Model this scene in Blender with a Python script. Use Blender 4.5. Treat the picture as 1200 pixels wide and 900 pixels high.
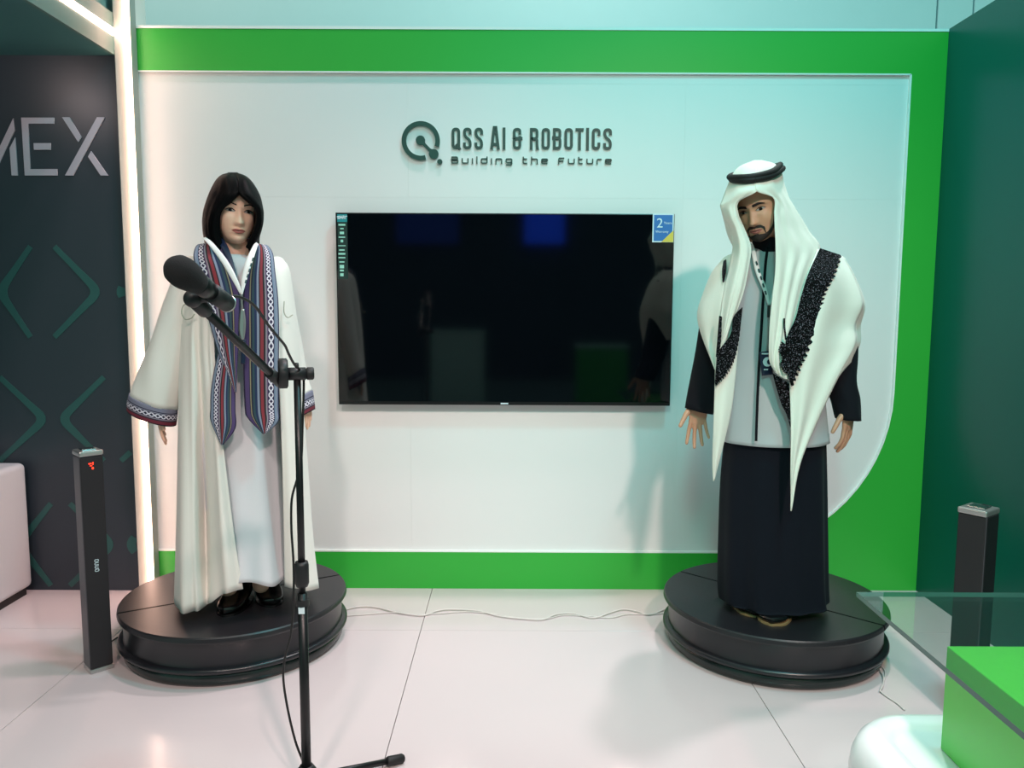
import bpy, bmesh, math, random
import numpy as np
from mathutils import Vector, Matrix
from mathutils.bvhtree import BVHTree
random.seed(7)
for o in list(bpy.data.objects):
    bpy.data.objects.remove(o)
scene = bpy.context.scene
COL = scene.collection
D2R = math.pi / 180

# ------------------------------------------------------------------ camera
CAMZ, FPX, PITCH, ROLL = 1.42, 920.0, 5.9 * D2R, 0.25 * D2R
cam_data = bpy.data.cameras.new('camera')
cam_data.sensor_width = 36.0
cam_data.lens = 36.0 * FPX / 1200.0
cam_data.clip_start = 0.05
cam = bpy.data.objects.new('camera', cam_data)
COL.objects.link(cam)
cam.matrix_world = (Matrix.Translation((0, 0, CAMZ)) @ Matrix.Rotation(math.pi / 2 - PITCH, 4, 'X')
                    @ Matrix.Rotation(ROLL, 4, 'Z'))
scene.camera = cam

# ------------------------------------------------------------------ world, lamps, exposure
world = bpy.data.worlds.new('hall_ambient')
scene.world = world
world.use_nodes = True
bg = world.node_tree.nodes['Background']
bg.inputs[0].default_value = (0.44, 1.0, 0.84, 1)
bg.inputs[1].default_value = 0.49

def lamp(name, loc, target, power, col, size, kind='AREA', spread=180, cone=60, blend=0.6):
    l = bpy.data.lights.new(name, kind)
    l.energy = power
    l.color = col
    if kind == 'AREA':
        l.shape = 'DISK'
        l.size = size
        l.spread = spread * D2R
    else:
        l.shadow_soft_size = size
        l.spot_size = cone * D2R
        l.spot_blend = blend
    o = bpy.data.objects.new(name, l)
    COL.objects.link(o)
    o.location = loc
    o.rotation_euler = (Vector(target) - Vector(loc)).to_track_quat('-Z', 'Y').to_euler()
    return o

# stage lamps on the truss, a canopy lamp, and added fills: (name, place, aim, watts, colour, size, kind, cone)
LAMPS = [
    ('truss_spot_right', (1.6, -2.2, 4.9), (0.7, 3.0, 0.1), 930, (1.0, 0.70, 0.67), 0.18, 'SPOT', 48),
    ('truss_spot_left', (-0.8, -1.8, 4.9), (-1.4, 3.0, 0.2), 430, (1.0, 0.78, 0.74), 0.22, 'SPOT', 48),
    ('truss_down_right', (1.72, 3.85, 5.2), (0.75, 2.6, 0.0), 400, (1.0, 0.88, 0.90), 0.10, 'SPOT', 80),
    ('truss_down_middle', (0.0, 3.0, 5.2), (-1.8, 2.5, 0.0), 330, (1.0, 0.67, 0.75), 0.15, 'SPOT', 76),
    ('truss_wash_top', (1.35, 1.6, 5.0), (1.05, 3.8, 2.0), 66, (0.17, 0.92, 1.0), 0.5, 'AREA', 0),
    ('cyan_fill_front', (-0.6, -2.4, 4.7), (1.15, 3.8, 1.0), 340, (0.16, 1.0, 0.82), 0.3, 'SPOT', 36),  # added cyan fill, tints the wall where the standing figure shades it
    ('truss_down_front', (1.9, 0.4, 5.0), (1.35, 1.5, 0.5), 290, (1.0, 0.78, 0.76), 0.15, 'SPOT', 34),
    ('canopy_downlight', (-2.32, 3.05, 2.5), (-2.3, 3.75, 2.25), 6, (1.0, 0.78, 0.76), 0.05, 'SPOT', 110),
    ('backdrop_fill', (0.4, 4.4, 5.2), (0.4, 6.4, 3.4), 23, (0.90, 1.0, 0.92), 0.6, 'AREA', 0),  # added fill, brightens only the hall wall above the booth
    ('backdrop_fill', (-2.8, 4.6, 5.2), (-2.6, 6.4, 3.4), 16, (1.0, 0.82, 0.76), 0.6, 'AREA', 0),  # second added fill, warms the left end of the hall wall
]
for nm, lo, aim, wt, cl_, sz_, kd, cone_ in LAMPS:
    lamp(nm, lo, aim, wt, cl_, sz_, kd, cone=cone_, blend=0.9)

vs = scene.view_settings
vs.view_transform = 'Standard'
vs.look = 'None'
vs.exposure = 0.0
vs.gamma = 1.0
vs.use_curve_mapping = False

# ------------------------------------------------------------------ measuring helpers
FW = Vector((0, math.cos(PITCH), -math.sin(PITCH)))
UP0 = Vector((0, math.sin(PITCH), math.cos(PITCH)))
RT0 = Vector((1, 0, 0))
RT = RT0 * math.cos(ROLL) + UP0 * math.sin(ROLL)
UP = UP0 * math.cos(ROLL) - RT0 * math.sin(ROLL)

def ray(u, v):
    return FW + RT * ((u - 600) / FPX) - UP * ((v - 450) / FPX)

def P(u, v, Y):
    d = ray(u, v)
    return Vector((0, 0, CAMZ)) + d * (Y / d.y)

def G(u, v, z=0.0):
    d = ray(u, v)
    return Vector((0, 0, CAMZ)) + d * ((z - CAMZ) / d.z)

def ZX(v, Y, u=600):
    return P(u, v, Y).z

# ------------------------------------------------------------------ materials
def lin(h):
    h = h.lstrip('#')
    r = []
    for i in (0, 2, 4):
        c = int(h[i:i + 2], 16) / 255
        r.append(c / 12.92 if c <= 0.04045 else ((c + 0.055) / 1.055) ** 2.4)
    return (r[0], r[1], r[2], 1)

MATS = {}

def mat(name, hexcol, rough=0.5, metal=0.0, var=0.06, nscale=6.0, bump=0.0, bscale=200.0, coat=0.0,
        sheen=0.0, emit=None, estr=0.0, trans=0.0, ior=1.5, sss=0.0, spec=0.5, stretch=None):
    m = bpy.data.materials.new(name)
    m.use_nodes = True
    nt = m.node_tree
    b = nt.nodes['Principled BSDF']
    c = lin(hexcol)
    b.inputs['Roughness'].default_value = rough
    b.inputs['Metallic'].default_value = metal
    b.inputs['IOR'].default_value = ior
    b.inputs['Coat Weight'].default_value = coat
    b.inputs['Coat Roughness'].default_value = 0.05
    b.inputs['Sheen Weight'].default_value = sheen
    b.inputs['Transmission Weight'].default_value = trans
    b.inputs['Specular IOR Level'].default_value = spec
    if sss:
        b.inputs['Subsurface Weight'].default_value = sss
        b.inputs['Subsurface Radius'].default_value = (0.012, 0.005, 0.003)
        b.inputs['Subsurface Scale'].default_value = 0.6
    if emit:
        b.inputs['Emission Color'].default_value = lin(emit)
        b.inputs['Emission Strength'].default_value = estr
    tc = nt.nodes.new('ShaderNodeTexCoord')
    src = tc.outputs['Object']
    if stretch:
        mp = nt.nodes.new('ShaderNodeMapping')
        mp.inputs['Scale'].default_value = stretch
        nt.links.new(src, mp.inputs['Vector'])
        src = mp.outputs['Vector']
    nz = nt.nodes.new('ShaderNodeTexNoise')
    nz.inputs['Scale'].default_value = nscale
    nz.inputs['Detail'].default_value = 4
    nt.links.new(src, nz.inputs['Vector'])
    mx = nt.nodes.new('ShaderNodeMix')
    mx.data_type = 'RGBA'
    mx.inputs['A'].default_value = tuple(x * (1 - var) for x in c[:3]) + (1,)
    mx.inputs['B'].default_value = tuple(min(1, x * (1 + var)) for x in c[:3]) + (1,)
    nt.links.new(nz.outputs['Fac'], mx.inputs['Factor'])
    nt.links.new(mx.outputs['Result'], b.inputs['Base Color'])
    if bump:
        n2 = nt.nodes.new('ShaderNodeTexNoise')
        n2.inputs['Scale'].default_value = bscale
        n2.inputs['Detail'].default_value = 3
        nt.links.new(src, n2.inputs['Vector'])
        bp = nt.nodes.new('ShaderNodeBump')
        bp.inputs['Strength'].default_value = bump
        bp.inputs['Distance'].default_value = 0.002
        nt.links.new(n2.outputs['Fac'], bp.inputs['Height'])
        nt.links.new(bp.outputs['Normal'], b.inputs['Normal'])
    MATS[name] = m
    return m

mat('wall_white', '#e9e9e8', 0.45, var=0.01)
mat('frame_green', '#2fae3a', 0.42, var=0.02)
mat('frame_edge', '#f2f6f2', 0.4, var=0.01)
mat('side_green', '#085a50', 0.28, var=0.04, nscale=2, spec=0.25)
mat('dark_wall', '#303740', 0.38, var=0.05, nscale=2)
mat('chevron_teal', '#2c5855', 0.4)
mat('letter_grey', '#b9b2bd', 0.5, var=0.02)
mat('soffit_teal', '#38686a', 0.4)
mat('fascia_teal', '#56706a', 0.45)
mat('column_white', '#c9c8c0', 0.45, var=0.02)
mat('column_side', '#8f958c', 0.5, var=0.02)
mat('led', '#ffffff', 0.5, emit='#ffccb6', estr=15.0)
mat('hall_panel', '#dfeff2', 0.6, var=0.02)
mat('hall_dark', '#101318', 0.8)
mat('floor_tile', '#cdc1c2', 0.16, var=0.02, nscale=1.5, spec=0.5)
mat('floor_sub', '#8d8786', 0.7)
mat('hall_floor', '#77757a', 0.7)
mat('hall_rear', '#2c3648', 0.7)
mat('pedestal_black', '#1c1c20', 0.36, var=0.10, nscale=5, bump=0.05, bscale=60)
mat('pedestal_side', '#1c1c21', 0.30, var=0.10, nscale=7)
mat('pedestal_base', '#1d2424', 0.22, var=0.1)
mat('rubber', '#121214', 0.6)
mat('tv_case', '#0d0e10', 0.3)
mat('tv_screen', '#04060a', 0.06, var=0.2, coat=0.3, spec=0.55)
mat('tv_mount', '#55585a', 0.4, metal=0.7)
mat('sticker_teal', '#1f8f96', 0.4)
mat('sticker_dark', '#14332f', 0.4)
mat('sticker_mark', '#9fe0cf', 0.5)
mat('sticker_white', '#d5e8ee', 0.4)
mat('sticker_blue', '#1f6fb5', 0.4)
mat('sticker_yellow', '#d9c653', 0.4)
mat('logo_dark', '#1d453e', 0.35, var=0.03)
mat('logo_text', '#33443f', 0.35, var=0.03)
mat('logo_rim', '#e6efe9', 0.4)
mat('metal_black', '#17181a', 0.35, metal=0.3)
mat('plastic_black', '#151518', 0.5)
mat('foam_black', '#141215', 0.95, bump=0.6, bscale=400)
mat('chrome', '#c9cbcc', 0.18, metal=1.0)
mat('silver', '#b7b4b3', 0.3, metal=0.8)
mat('speaker_cloth', '#242124', 0.85, bump=0.3, bscale=600)
mat('speaker_side', '#55545a', 0.4, metal=0.4)
mat('red_led', '#ff2a18', 0.5, emit='#ff3a20', estr=2.5)
mat('sofa_white', '#cfcacf', 0.5, var=0.03, bump=0.1, bscale=90)
mat('sofa_plinth', '#1c1718', 0.6)
mat('table_white', '#f4f4f4', 0.25, var=0.01)
mat('glass_edge', '#3f6b66', 0.12, var=0.05)
mat('box_green', '#64cf55', 0.35, var=0.02)
mat('cable_white', '#cfc9c5', 0.5)
mat('cable_black', '#131314', 0.5)
mat('skin_f', '#ecbfa6', 0.42, var=0.04, nscale=30, sss=0.15)
mat('skin_m', '#c49578', 0.45, var=0.06, nscale=30, sss=0.15)
mat('hair', '#050507', 0.5, spec=0.08, var=0.4, nscale=9, bump=0.5, bscale=18, stretch=(14, 14, 0.6))
mat('lips_f', '#b0625a', 0.35)
mat('lips_m', '#a9655c', 0.45)
mat('brow', '#1d1513', 0.8)
mat('beard', '#2b221f', 0.85, var=0.35, nscale=120, bump=0.5, bscale=500)
mat('eye_white', '#aaa09a', 0.2, coat=0.5)
mat('eye_dark', '#160f0d', 0.15, coat=0.5)
mat('robe_white', '#e6e4dc', 0.85, var=0.02, sheen=0.2, bump=0.25, bscale=300)
mat('dress_white', '#d6d8dc', 0.8, var=0.02, sheen=0.2, bump=0.2, bscale=300)
mat('ghutra_white', '#e6e8dc', 0.85, var=0.03, sheen=0.2, bump=0.35, bscale=350)
mat('lace_black', '#121117', 0.95, spec=0.15, var=0.9, nscale=220, bump=0.7, bscale=300)
mat('agal_black', '#0c0c0e', 0.75, bump=0.4, bscale=250)
mat('vest_grey', '#b4bcbf', 0.75, var=0.03, bump=0.25, bscale=350)
mat('navy_cloth', '#0a0d15', 0.85, var=0.08, spec=0.2, sheen=0.03, bump=0.2, bscale=300)
mat('thobe_dark', '#070d18', 0.85, var=0.08, spec=0.2, sheen=0.03, bump=0.2, bscale=300)
mat('lanyard_white', '#e8ebea', 0.5, var=0.02)
mat('lanyard_print', '#2b4f52', 0.5)
mat('badge_navy', '#16233f', 0.35)
mat('shoe_black', '#0b0b0d', 0.22, coat=0.3)
mat('shoe_sole', '#8d7550', 0.5)
mat('embroidery', '#9da08f', 0.7)
mat('screen_blue', '#0a2a9a', 0.4, emit='#1a50ff', estr=1.6)
mat('screen_navy', '#08164a', 0.4, emit='#12308f', estr=0.8)
mat('nail', '#e8b7a8', 0.25)

def lace_mat():
    nt = MATS['lace_black'].node_tree
    mx = [n for n in nt.nodes if n.type == 'MIX'][0]
    nz = [n for n in nt.nodes if n.type == 'TEX_NOISE'][0]
    gt_ = nt.nodes.new('ShaderNodeMath')
    gt_.operation = 'GREATER_THAN'
    gt_.inputs[1].default_value = 0.60
    nt.links.new(nz.outputs['Fac'], gt_.inputs[0])
    nt.links.new(gt_.outputs[0], mx.inputs['Factor'])
    mx.inputs['B'].default_value = lin('#6a6872')
lace_mat()

def glass_mat():
    m = bpy.data.materials.new('table_glass')
    m.use_nodes = True
    nt = m.node_tree
    for n in list(nt.nodes):
        nt.nodes.remove(n)
    out = nt.nodes.new('ShaderNodeOutputMaterial')
    tr = nt.nodes.new('ShaderNodeBsdfTransparent')
    tr.inputs[0].default_value = (0.90, 0.965, 0.945, 1)
    gl = nt.nodes.new('ShaderNodeBsdfGlossy')
    gl.inputs['Roughness'].default_value = 0.01
    lw_ = nt.nodes.new('ShaderNodeLayerWeight')
    lw_.inputs['Blend'].default_value = 0.5
    pw = nt.nodes.new('ShaderNodeMath')
    pw.operation = 'POWER'
    pw.inputs[1].default_value = 4.0
    ma = nt.nodes.new('ShaderNodeMath')
    ma.operation = 'MULTIPLY_ADD'
    ma.inputs[1].default_value = 0.85
    ma.inputs[2].default_value = 0.035
    mx = nt.nodes.new('ShaderNodeMixShader')
    nt.links.new(lw_.outputs['Facing'], pw.inputs[0])
    nt.links.new(pw.outputs[0], ma.inputs[0])
    nt.links.new(ma.outputs[0], mx.inputs[0])
    nt.links.new(tr.outputs[0], mx.inputs[1])
    nt.links.new(gl.outputs[0], mx.inputs[2])
    nt.links.new(mx.outputs[0], out.inputs[0])
    MATS['table_glass'] = m
glass_mat()

def stripe_mat(name, stops, diamonds):
    """woven stripes running along the cloth: colour by the across coordinate of the cloth (UV x), white diamonds along UV y"""
    m = bpy.data.materials.new(name)
    m.use_nodes = True
    nt = m.node_tree
    N, L = nt.nodes, nt.links
    b = N['Principled BSDF']
    b.inputs['Roughness'].default_value = 0.85
    uv = N.new('ShaderNodeUVMap')
    sp = N.new('ShaderNodeSeparateXYZ')
    L.new(uv.outputs['UV'], sp.inputs[0])
    cr = N.new('ShaderNodeValToRGB')
    cr.color_ramp.interpolation = 'CONSTANT'
    el = cr.color_ramp.elements
    while len(el) > 1:
        el.remove(el[-1])
    el[0].position = 0
    el[0].color = lin(stops[0][1])
    for p, c in stops[1:]:
        e = el.new(p)
        e.color = lin(c)
    L.new(sp.outputs['X'], cr.inputs['Fac'])
    lo, hi, freq = diamonds

    def math_(op, a, bb=None):
        n = N.new('ShaderNodeMath')
        n.operation = op
        for i, x in enumerate((a, bb)):
            if x is None:
                continue
            if isinstance(x, (int, float)):
                n.inputs[i].default_value = x
            else:
                L.new(x, n.inputs[i])
        return n.outputs[0]
    mid, half = (lo + hi) / 2, (hi - lo) / 2
    ax = math_('DIVIDE', math_('ABSOLUTE', math_('SUBTRACT', sp.outputs['X'], mid)), half)
    fy = math_('ABSOLUTE', math_('SUBTRACT', math_('MULTIPLY', math_('FRACT', math_('MULTIPLY', sp.outputs['Y'], freq)), 2.0), 1.0))
    df = math_('ABSOLUTE', math_('SUBTRACT', ax, fy))
    line = math_('LESS_THAN', df, 0.34)
    inside = math_('LESS_THAN', ax, 1.0)
    fac = math_('MULTIPLY', line, inside)
    mx = N.new('ShaderNodeMix')
    mx.data_type = 'RGBA'
    L.new(fac, mx.inputs['Factor'])
    L.new(cr.outputs['Color'], mx.inputs['A'])
    mx.inputs['B'].default_value = lin('#d8d4e0')
    L.new(mx.outputs['Result'], b.inputs['Base Color'])
    MATS[name] = m

stripe_mat('scarf_stripes', [(0, '#252a4a'), (0.035, '#7d889c'), (0.10, '#6f8298'), (0.16, '#2a2440'), (0.18, '#2b2546'),
                             (0.36, '#6d5a74'), (0.39, '#8b8790'), (0.42, '#241f26'), (0.47, '#84303a'), (0.55, '#2a1f26'),
                             (0.58, '#7f8ba0'), (0.64, '#1f2f52'), (0.70, '#2a4650'), (0.76, '#1d2336'), (0.80, '#8b8468'),
                             (0.825, '#2c2745'), (0.85, '#4a3a66'), (0.96, '#2a2242')], (0.185, 0.345, 44.0))
stripe_mat('cuff_stripes', [(0, '#77788c'), (0.24, '#2a2740'), (0.30, '#8e8ea0'), (0.34, '#231f3a'), (0.62, '#8a7f8e'),
                            (0.68, '#2d2433'), (0.76, '#6e2234'), (0.93, '#2a1a24')], (0.36, 0.60, 26.0))

# ------------------------------------------------------------------ object helpers
def tag(o, label, cat=None, group=None, kind=None):
    if label:
        o['label'] = label
    if cat:
        o['category'] = cat
    if group:
        o['group'] = group
    if kind:
        o['kind'] = kind
    return o

def thing(name, label, cat, loc=(0, 0, 0), group=None):
    o = bpy.data.objects.new(name, None)
    o.empty_display_size = 0.1
    COL.objects.link(o)
    o.location = loc
    return tag(o, label, cat, group)

def root_loc(o):
    l = Vector((0, 0, 0))
    while o:
        l += Vector(o.location)
        o = o.parent
    return l

class MB:
    def __init__(self):
        self.v, self.f, self.uv = [], [], {}

    def add(self, verts, faces):
        n = len(self.v)
        self.v += [tuple(x) for x in verts]
        self.f += [tuple(i + n for i in f) for f in faces]
        return n

    def box(self, lo, hi):
        x0, y0, z0 = lo
        x1, y1, z1 = hi
        self.add([(x0, y0, z0), (x1, y0, z0), (x1, y1, z0), (x0, y1, z0), (x0, y0, z1), (x1, y0, z1), (x1, y1, z1), (x0, y1, z1)],
                 [(0, 3, 2, 1), (4, 5, 6, 7), (0, 1, 5, 4), (1, 2, 6, 5), (2, 3, 7, 6), (3, 0, 4, 7)])
        return self

    def lathe(self, c, prof, n=64, a0=0.0, a1=2 * math.pi, close=False):
        full = abs(a1 - a0 - 2 * math.pi) < 1e-6
        k = n if full else n + 1
        vs = []
        for r, z in prof:
            for i in range(k):
                a = a0 + (a1 - a0) * i / n
                vs.append((c[0] + r * math.cos(a), c[1] + r * math.sin(a), c[2] + z))
        fs = []
        for j in range(len(prof) - 1):
            for i in range(n):
                i2 = (i + 1) % k
                fs.append((j * k + i, j * k + i2, (j + 1) * k + i2, (j + 1) * k + i))
        if close:
            fs.append(tuple(range(k))[::-1])
            fs.append(tuple((len(prof) - 1) * k + i for i in range(k)))
        self.add(vs, fs)
        return self

    def tube(self, pts, r, n=10, caps=True):
        pts = [Vector(p) for p in pts]
        m = len(pts)
        rr = r if isinstance(r, (list, tuple)) else [r] * m
        vs = []
        up = None
        for i, p in enumerate(pts):
            t = (pts[min(i + 1, m - 1)] - pts[max(i - 1, 0)]).normalized()
            if up is None:
                a = Vector((0, 0, 1)) if abs(t.z) < 0.9 else Vector((1, 0, 0))
                up = (a - t * a.dot(t)).normalized()
            else:
                up = (up - t * up.dot(t)).normalized()
            s = t.cross(up)
            for k in range(n):
                a = 2 * math.pi * k / n
                vs.append(p + (up * math.cos(a) + s * math.sin(a)) * rr[i])
        fs = []
        for i in range(m - 1):
            for k in range(n):
                k2 = (k + 1) % n
                fs.append((i * n + k, i * n + k2, (i + 1) * n + k2, (i + 1) * n + k))
        if caps:
            fs.append(tuple(range(n))[::-1])
            fs.append(tuple((m - 1) * n + k for k in range(n)))
        self.add(vs, fs)
        return self

    def ell(self, c, rad, rot=None, nu=20, nv=12):
        c = Vector(c)
        vs = []
        for j in range(1, nv):
            th = math.pi * j / nv
            for i in range(nu):
                a = 2 * math.pi * i / nu
                p = Vector((rad[0] * math.sin(th) * math.cos(a), rad[1] * math.sin(th) * math.sin(a), rad[2] * math.cos(th)))
                if rot:
                    p = rot @ p
                vs.append(c + p)
        top, bot = Vector((0, 0, rad[2])), Vector((0, 0, -rad[2]))
        if rot:
            top, bot = rot @ top, rot @ bot
        vs += [c + top, c + bot]
        T, B = len(vs) - 2, len(vs) - 1
        fs = []
        for i in range(nu):
            i2 = (i + 1) % nu
            fs.append((T, i, i2))
            fs.append((B, (nv - 2) * nu + i2, (nv - 2) * nu + i))
            for j in range(nv - 2):
                fs.append((j * nu + i, (j + 1) * nu + i, (j + 1) * nu + i2, j * nu + i2))
        self.add(vs, fs)
        return self

    def capsule(self, p0, p1, r0, r1, n=12):
        p0, p1 = Vector(p0), Vector(p1)
        d = (p1 - p0).normalized()
        pts, rr = [], []
        for a in (80, 55, 30, 0):
            pts.append(p0 - d * r0 * math.sin(a * D2R))
            rr.append(max(1e-4, r0 * math.cos(a * D2R)))
        for a in (0, 30, 55, 80):
            pts.append(p1 + d * r1 * math.sin(a * D2R))
            rr.append(max(1e-4, r1 * math.cos(a * D2R)))
        return self.tube(pts, rr, n)

    def prism(self, poly, y0, y1):
        """polygon of (x, z) points made solid between y0 (front) and y1"""
        n = len(poly)
        a = sum(poly[i][0] * poly[(i + 1) % n][1] - poly[(i + 1) % n][0] * poly[i][1] for i in range(n))
        if a < 0:
            poly = poly[::-1]
        vs = [(x, y0, z) for x, z in poly] + [(x, y1, z) for x, z in poly]
        fs = [tuple(range(n)), tuple(range(2 * n - 1, n - 1, -1))]
        for i in range(n):
            j = (i + 1) % n
            fs.append((i, n + i, n + j, j))
        self.add(vs, fs)
        return self

    def ribbon(self, pts, w, y0, y1, closed=False):
        """flat stroke of width w along (x, z) points, solid between y0 and y1"""
        n = len(pts)
        Pn = [np.array(p, float) for p in pts]
        ww = w if isinstance(w, (list, tuple)) else [w] * n
        L, R = [], []
        for i in range(n):
            if closed:
                a, b_ = Pn[i] - Pn[i - 1], Pn[(i + 1) % n] - Pn[i]
            else:
                a = Pn[i] - Pn[i - 1] if i > 0 else Pn[1] - Pn[0]
                b_ = Pn[i + 1] - Pn[i] if i < n - 1 else Pn[-1] - Pn[-2]
            a = a / (np.linalg.norm(a) + 1e-12)
            b_ = b_ / (np.linalg.norm(b_) + 1e-12)
            t = a + b_
            t = t / (np.linalg.norm(t) + 1e-12)
            nn = np.array((-t[1], t[0]))
            na = np.array((-a[1], a[0]))
            s = ww[i] / 2 / max(0.35, float(nn @ na))
            L.append(Pn[i] + nn * s)
            R.append(Pn[i] - nn * s)
        vs = []
        for i in range(n):
            vs += [(L[i][0], y0, L[i][1]), (R[i][0], y0, R[i][1]), (L[i][0], y1, L[i][1]), (R[i][0], y1, R[i][1])]
        fs = []
        for i in range(n if closed else n - 1):
            a, b_ = 4 * i, 4 * ((i + 1) % n)
            fs += [(a, a + 1, b_ + 1, b_), (a + 2, b_ + 2, b_ + 3, a + 3), (a, b_, b_ + 2, a + 2), (a + 1, a + 3, b_ + 3, b_ + 1)]
        if not closed:
            fs += [(0, 2, 3, 1), (4 * n - 4, 4 * n - 3, 4 * n - 1, 4 * n - 2)]
        self.add(vs, fs)
        return self

    def grid(self, A, close_u=False, uv=None):
        """A: array rows x cols x 3"""
        R, C = A.shape[:2]
        n0 = self.add(A.reshape(-1, 3).tolist(), [])
        for i in range(R - 1):
            for j in range(C if close_u else C - 1):
                j2 = (j + 1) % C
                f = (n0 + i * C + j, n0 + i * C + j2, n0 + (i + 1) * C + j2, n0 + (i + 1) * C + j)
                if uv is not None:
                    jj = j + 1
                    self.uv[len(self.f)] = [uv(j / (C if close_u else C - 1), i / (R - 1)), uv(jj / (C if close_u else C - 1), i / (R - 1)),
                                            uv(jj / (C if close_u else C - 1), (i + 1) / (R - 1)), uv(j / (C if close_u else C - 1), (i + 1) / (R - 1))]
                self.f.append(f)
        return self

    def build(self, name, material, parent=None, smooth=False, label=None, cat=None, group=None, kind=None, solid=0.0, off=0.0,
              bevel=0.0, bseg=2):
        me = bpy.data.meshes.new(name)
        L = root_loc(parent) if parent else Vector((0, 0, 0))
        me.from_pydata([(x - L.x, y - L.y, z - L.z) for x, y, z in self.v], [], self.f)
        if self.uv:
            ul = me.uv_layers.new(name='UVMap')
            for pi, p in enumerate(me.polygons):
                co = self.uv.get(pi)
                if co:
                    for k, li in enumerate(p.loop_indices):
                        ul.data[li].uv = co[k % 4]
        me.materials.append(MATS[material])
        bm = bmesh.new()
        bm.from_mesh(me)
        bmesh.ops.recalc_face_normals(bm, faces=bm.faces)
        bm.to_mesh(me)
        bm.free()
        if smooth:
            for p in me.polygons:
                p.use_smooth = True
        o = bpy.data.objects.new(name, me)
        COL.objects.link(o)
        if parent:
            o.parent = parent
        if solid:
            md = o.modifiers.new('thickness', 'SOLIDIFY')
            md.thickness = solid
            md.offset = off
        if bevel:
            md = o.modifiers.new('bevel', 'BEVEL')
            md.width = bevel
            md.segments = bseg
            md.limit_method = 'ANGLE'
            md.angle_limit = 40 * D2R
        tag(o, label, cat, group, kind)
        return o

def catmull(pts, n, closed=False):
    """pts: k x d array, n samples for each span"""
    pts = np.asarray(pts, float)
    k = len(pts)
    out = []
    spans = k if closed else k - 1
    for i in range(spans):
        if closed:
            p0, p1, p2, p3 = pts[i - 1], pts[i], pts[(i + 1) % k], pts[(i + 2) % k]
        else:
            p1, p2 = pts[i], pts[i + 1]
            p0 = pts[i - 1] if i > 0 else 2 * p1 - p2
            p3 = pts[i + 2] if i + 2 < k else 2 * p2 - p1
        for s in range(n):
            t = s / n
            out.append(0.5 * ((2 * p1) + (-p0 + p2) * t + (2 * p0 - 5 * p1 + 4 * p2 - p3) * t * t + (-p0 + 3 * p1 - 3 * p2 + p3) * t ** 3))
    if not closed:
        out.append(pts[-1])
    return np.array(out)

def surf(rows, nu=6, nv=6, closed=False, dy=0.0):
    """smooth surface through rows of measured (u, v, Y) points"""
    W = [[list(P(u, v, Y + dy)) for (u, v, Y) in r] for r in rows]
    A = np.array([catmull(r, nu, closed) for r in W])
    B = np.array([catmull(A[:, j], nv) for j in range(A.shape[1])]).transpose(1, 0, 2)
    return B

def ripple(A, count, amp0, amp1, phase=0.0, axis=1, wob=0.0, edge=True):
    R, C = A.shape[:2]
    s = np.linspace(0, 1, C)[None, :]
    t = np.linspace(0, 1, R)[:, None]
    d = (amp0 + (amp1 - amp0) * t) * np.sin(2 * math.pi * count * s + phase + wob * np.sin(3.1 * t + 7 * s))
    if edge:
        d = d * np.minimum(1, np.minimum(s, 1 - s) * 10)
    B = A.copy()
    B[:, :, axis] += d
    return B

def loft(levels, n=96, nv=6, fold=0, fold_amp=(0, 0), phase=0.0, zmin=None, power=1.0):
    """closed garment rings: (v, uL, uR, Y, half depth)"""
    K = []
    for v, uL, uR, Y, hd in levels:
        a, b_ = P(uL, v, Y), P(uR, v, Y)
        K.append(((a.x + b_.x) / 2, (b_.x - a.x) / 2, (a.z + b_.z) / 2, Y, hd))
    K = catmull(K, nv)
    R = len(K)
    A = np.zeros((R, n, 3))
    for i, (cx, hw, z, Y, hd) in enumerate(K):
        t = i / (R - 1)
        am = fold_amp[0] + (fold_amp[1] - fold_amp[0]) * t
        for j in range(n):
            a = 2 * math.pi * j / n
            k = 1 + am * (0.6 * math.sin(fold * a + phase) + 0.4 * math.sin((fold * 0.5 + 1.0 if fold % 2 else fold / 2 + 1) // 1 * a * 1.0 + 1.7 + 0.8 * t))
            c, s = math.cos(a), math.sin(a)
            c = math.copysign(abs(c) ** power, c)
            s = math.copysign(abs(s) ** power, s)
            A[i, j] = (cx + hw * c * k, Y - hd * s * k, max(z, zmin) if zmin else z)
    return A

def sleeve(rings, n=40, nv=6, wob=0.0):
    """rings: (uA, vA, uB, vB, Y, half depth)"""
    K = []
    for uA, vA, uB, vB, Y, hd in rings:
        a, b_ = P(uA, vA, Y), P(uB, vB, Y)
        K.append(list((a + b_) / 2) + list((b_ - a) / 2) + [hd])
    K = catmull(K, nv)
    A = np.zeros((len(K), n, 3))
    for i, k in enumerate(K):
        c, e, hd = k[:3], k[3:6], k[6]
        for j in range(n):
            a = 2 * math.pi * j / n
            w = 1 + wob * math.sin(5 * a + 0.5 * i) * i / len(K)
            A[i, j] = c + e * math.cos(a) * w + np.array((0, -hd, 0)) * math.sin(a) * w
    return A

def round_poly(pts, r, closed=False, seg=4):
    n = len(pts)
    out = []
    for i in range(n):
        if not closed and i in (0, n - 1):
            out.append(tuple(pts[i][:2]))
            continue
        rc = pts[i][2] if len(pts[i]) > 2 else r
        p = np.array(pts[i][:2], float)
        if rc == 0:
            out.append(tuple(p))
            continue
        a = np.array(pts[i - 1][:2], float) - p
        b_ = np.array(pts[(i + 1) % n][:2], float) - p
        la, lb = np.linalg.norm(a), np.linalg.norm(b_)
        q = min(rc, la * 0.49, lb * 0.49)
        s, e = p + a / la * q, p + b_ / lb * q
        for k in range(seg + 1):
            t = k / seg
            out.append(tuple((1 - t) ** 2 * s + 2 * t * (1 - t) * p + t * t * e))
    return out

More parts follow.
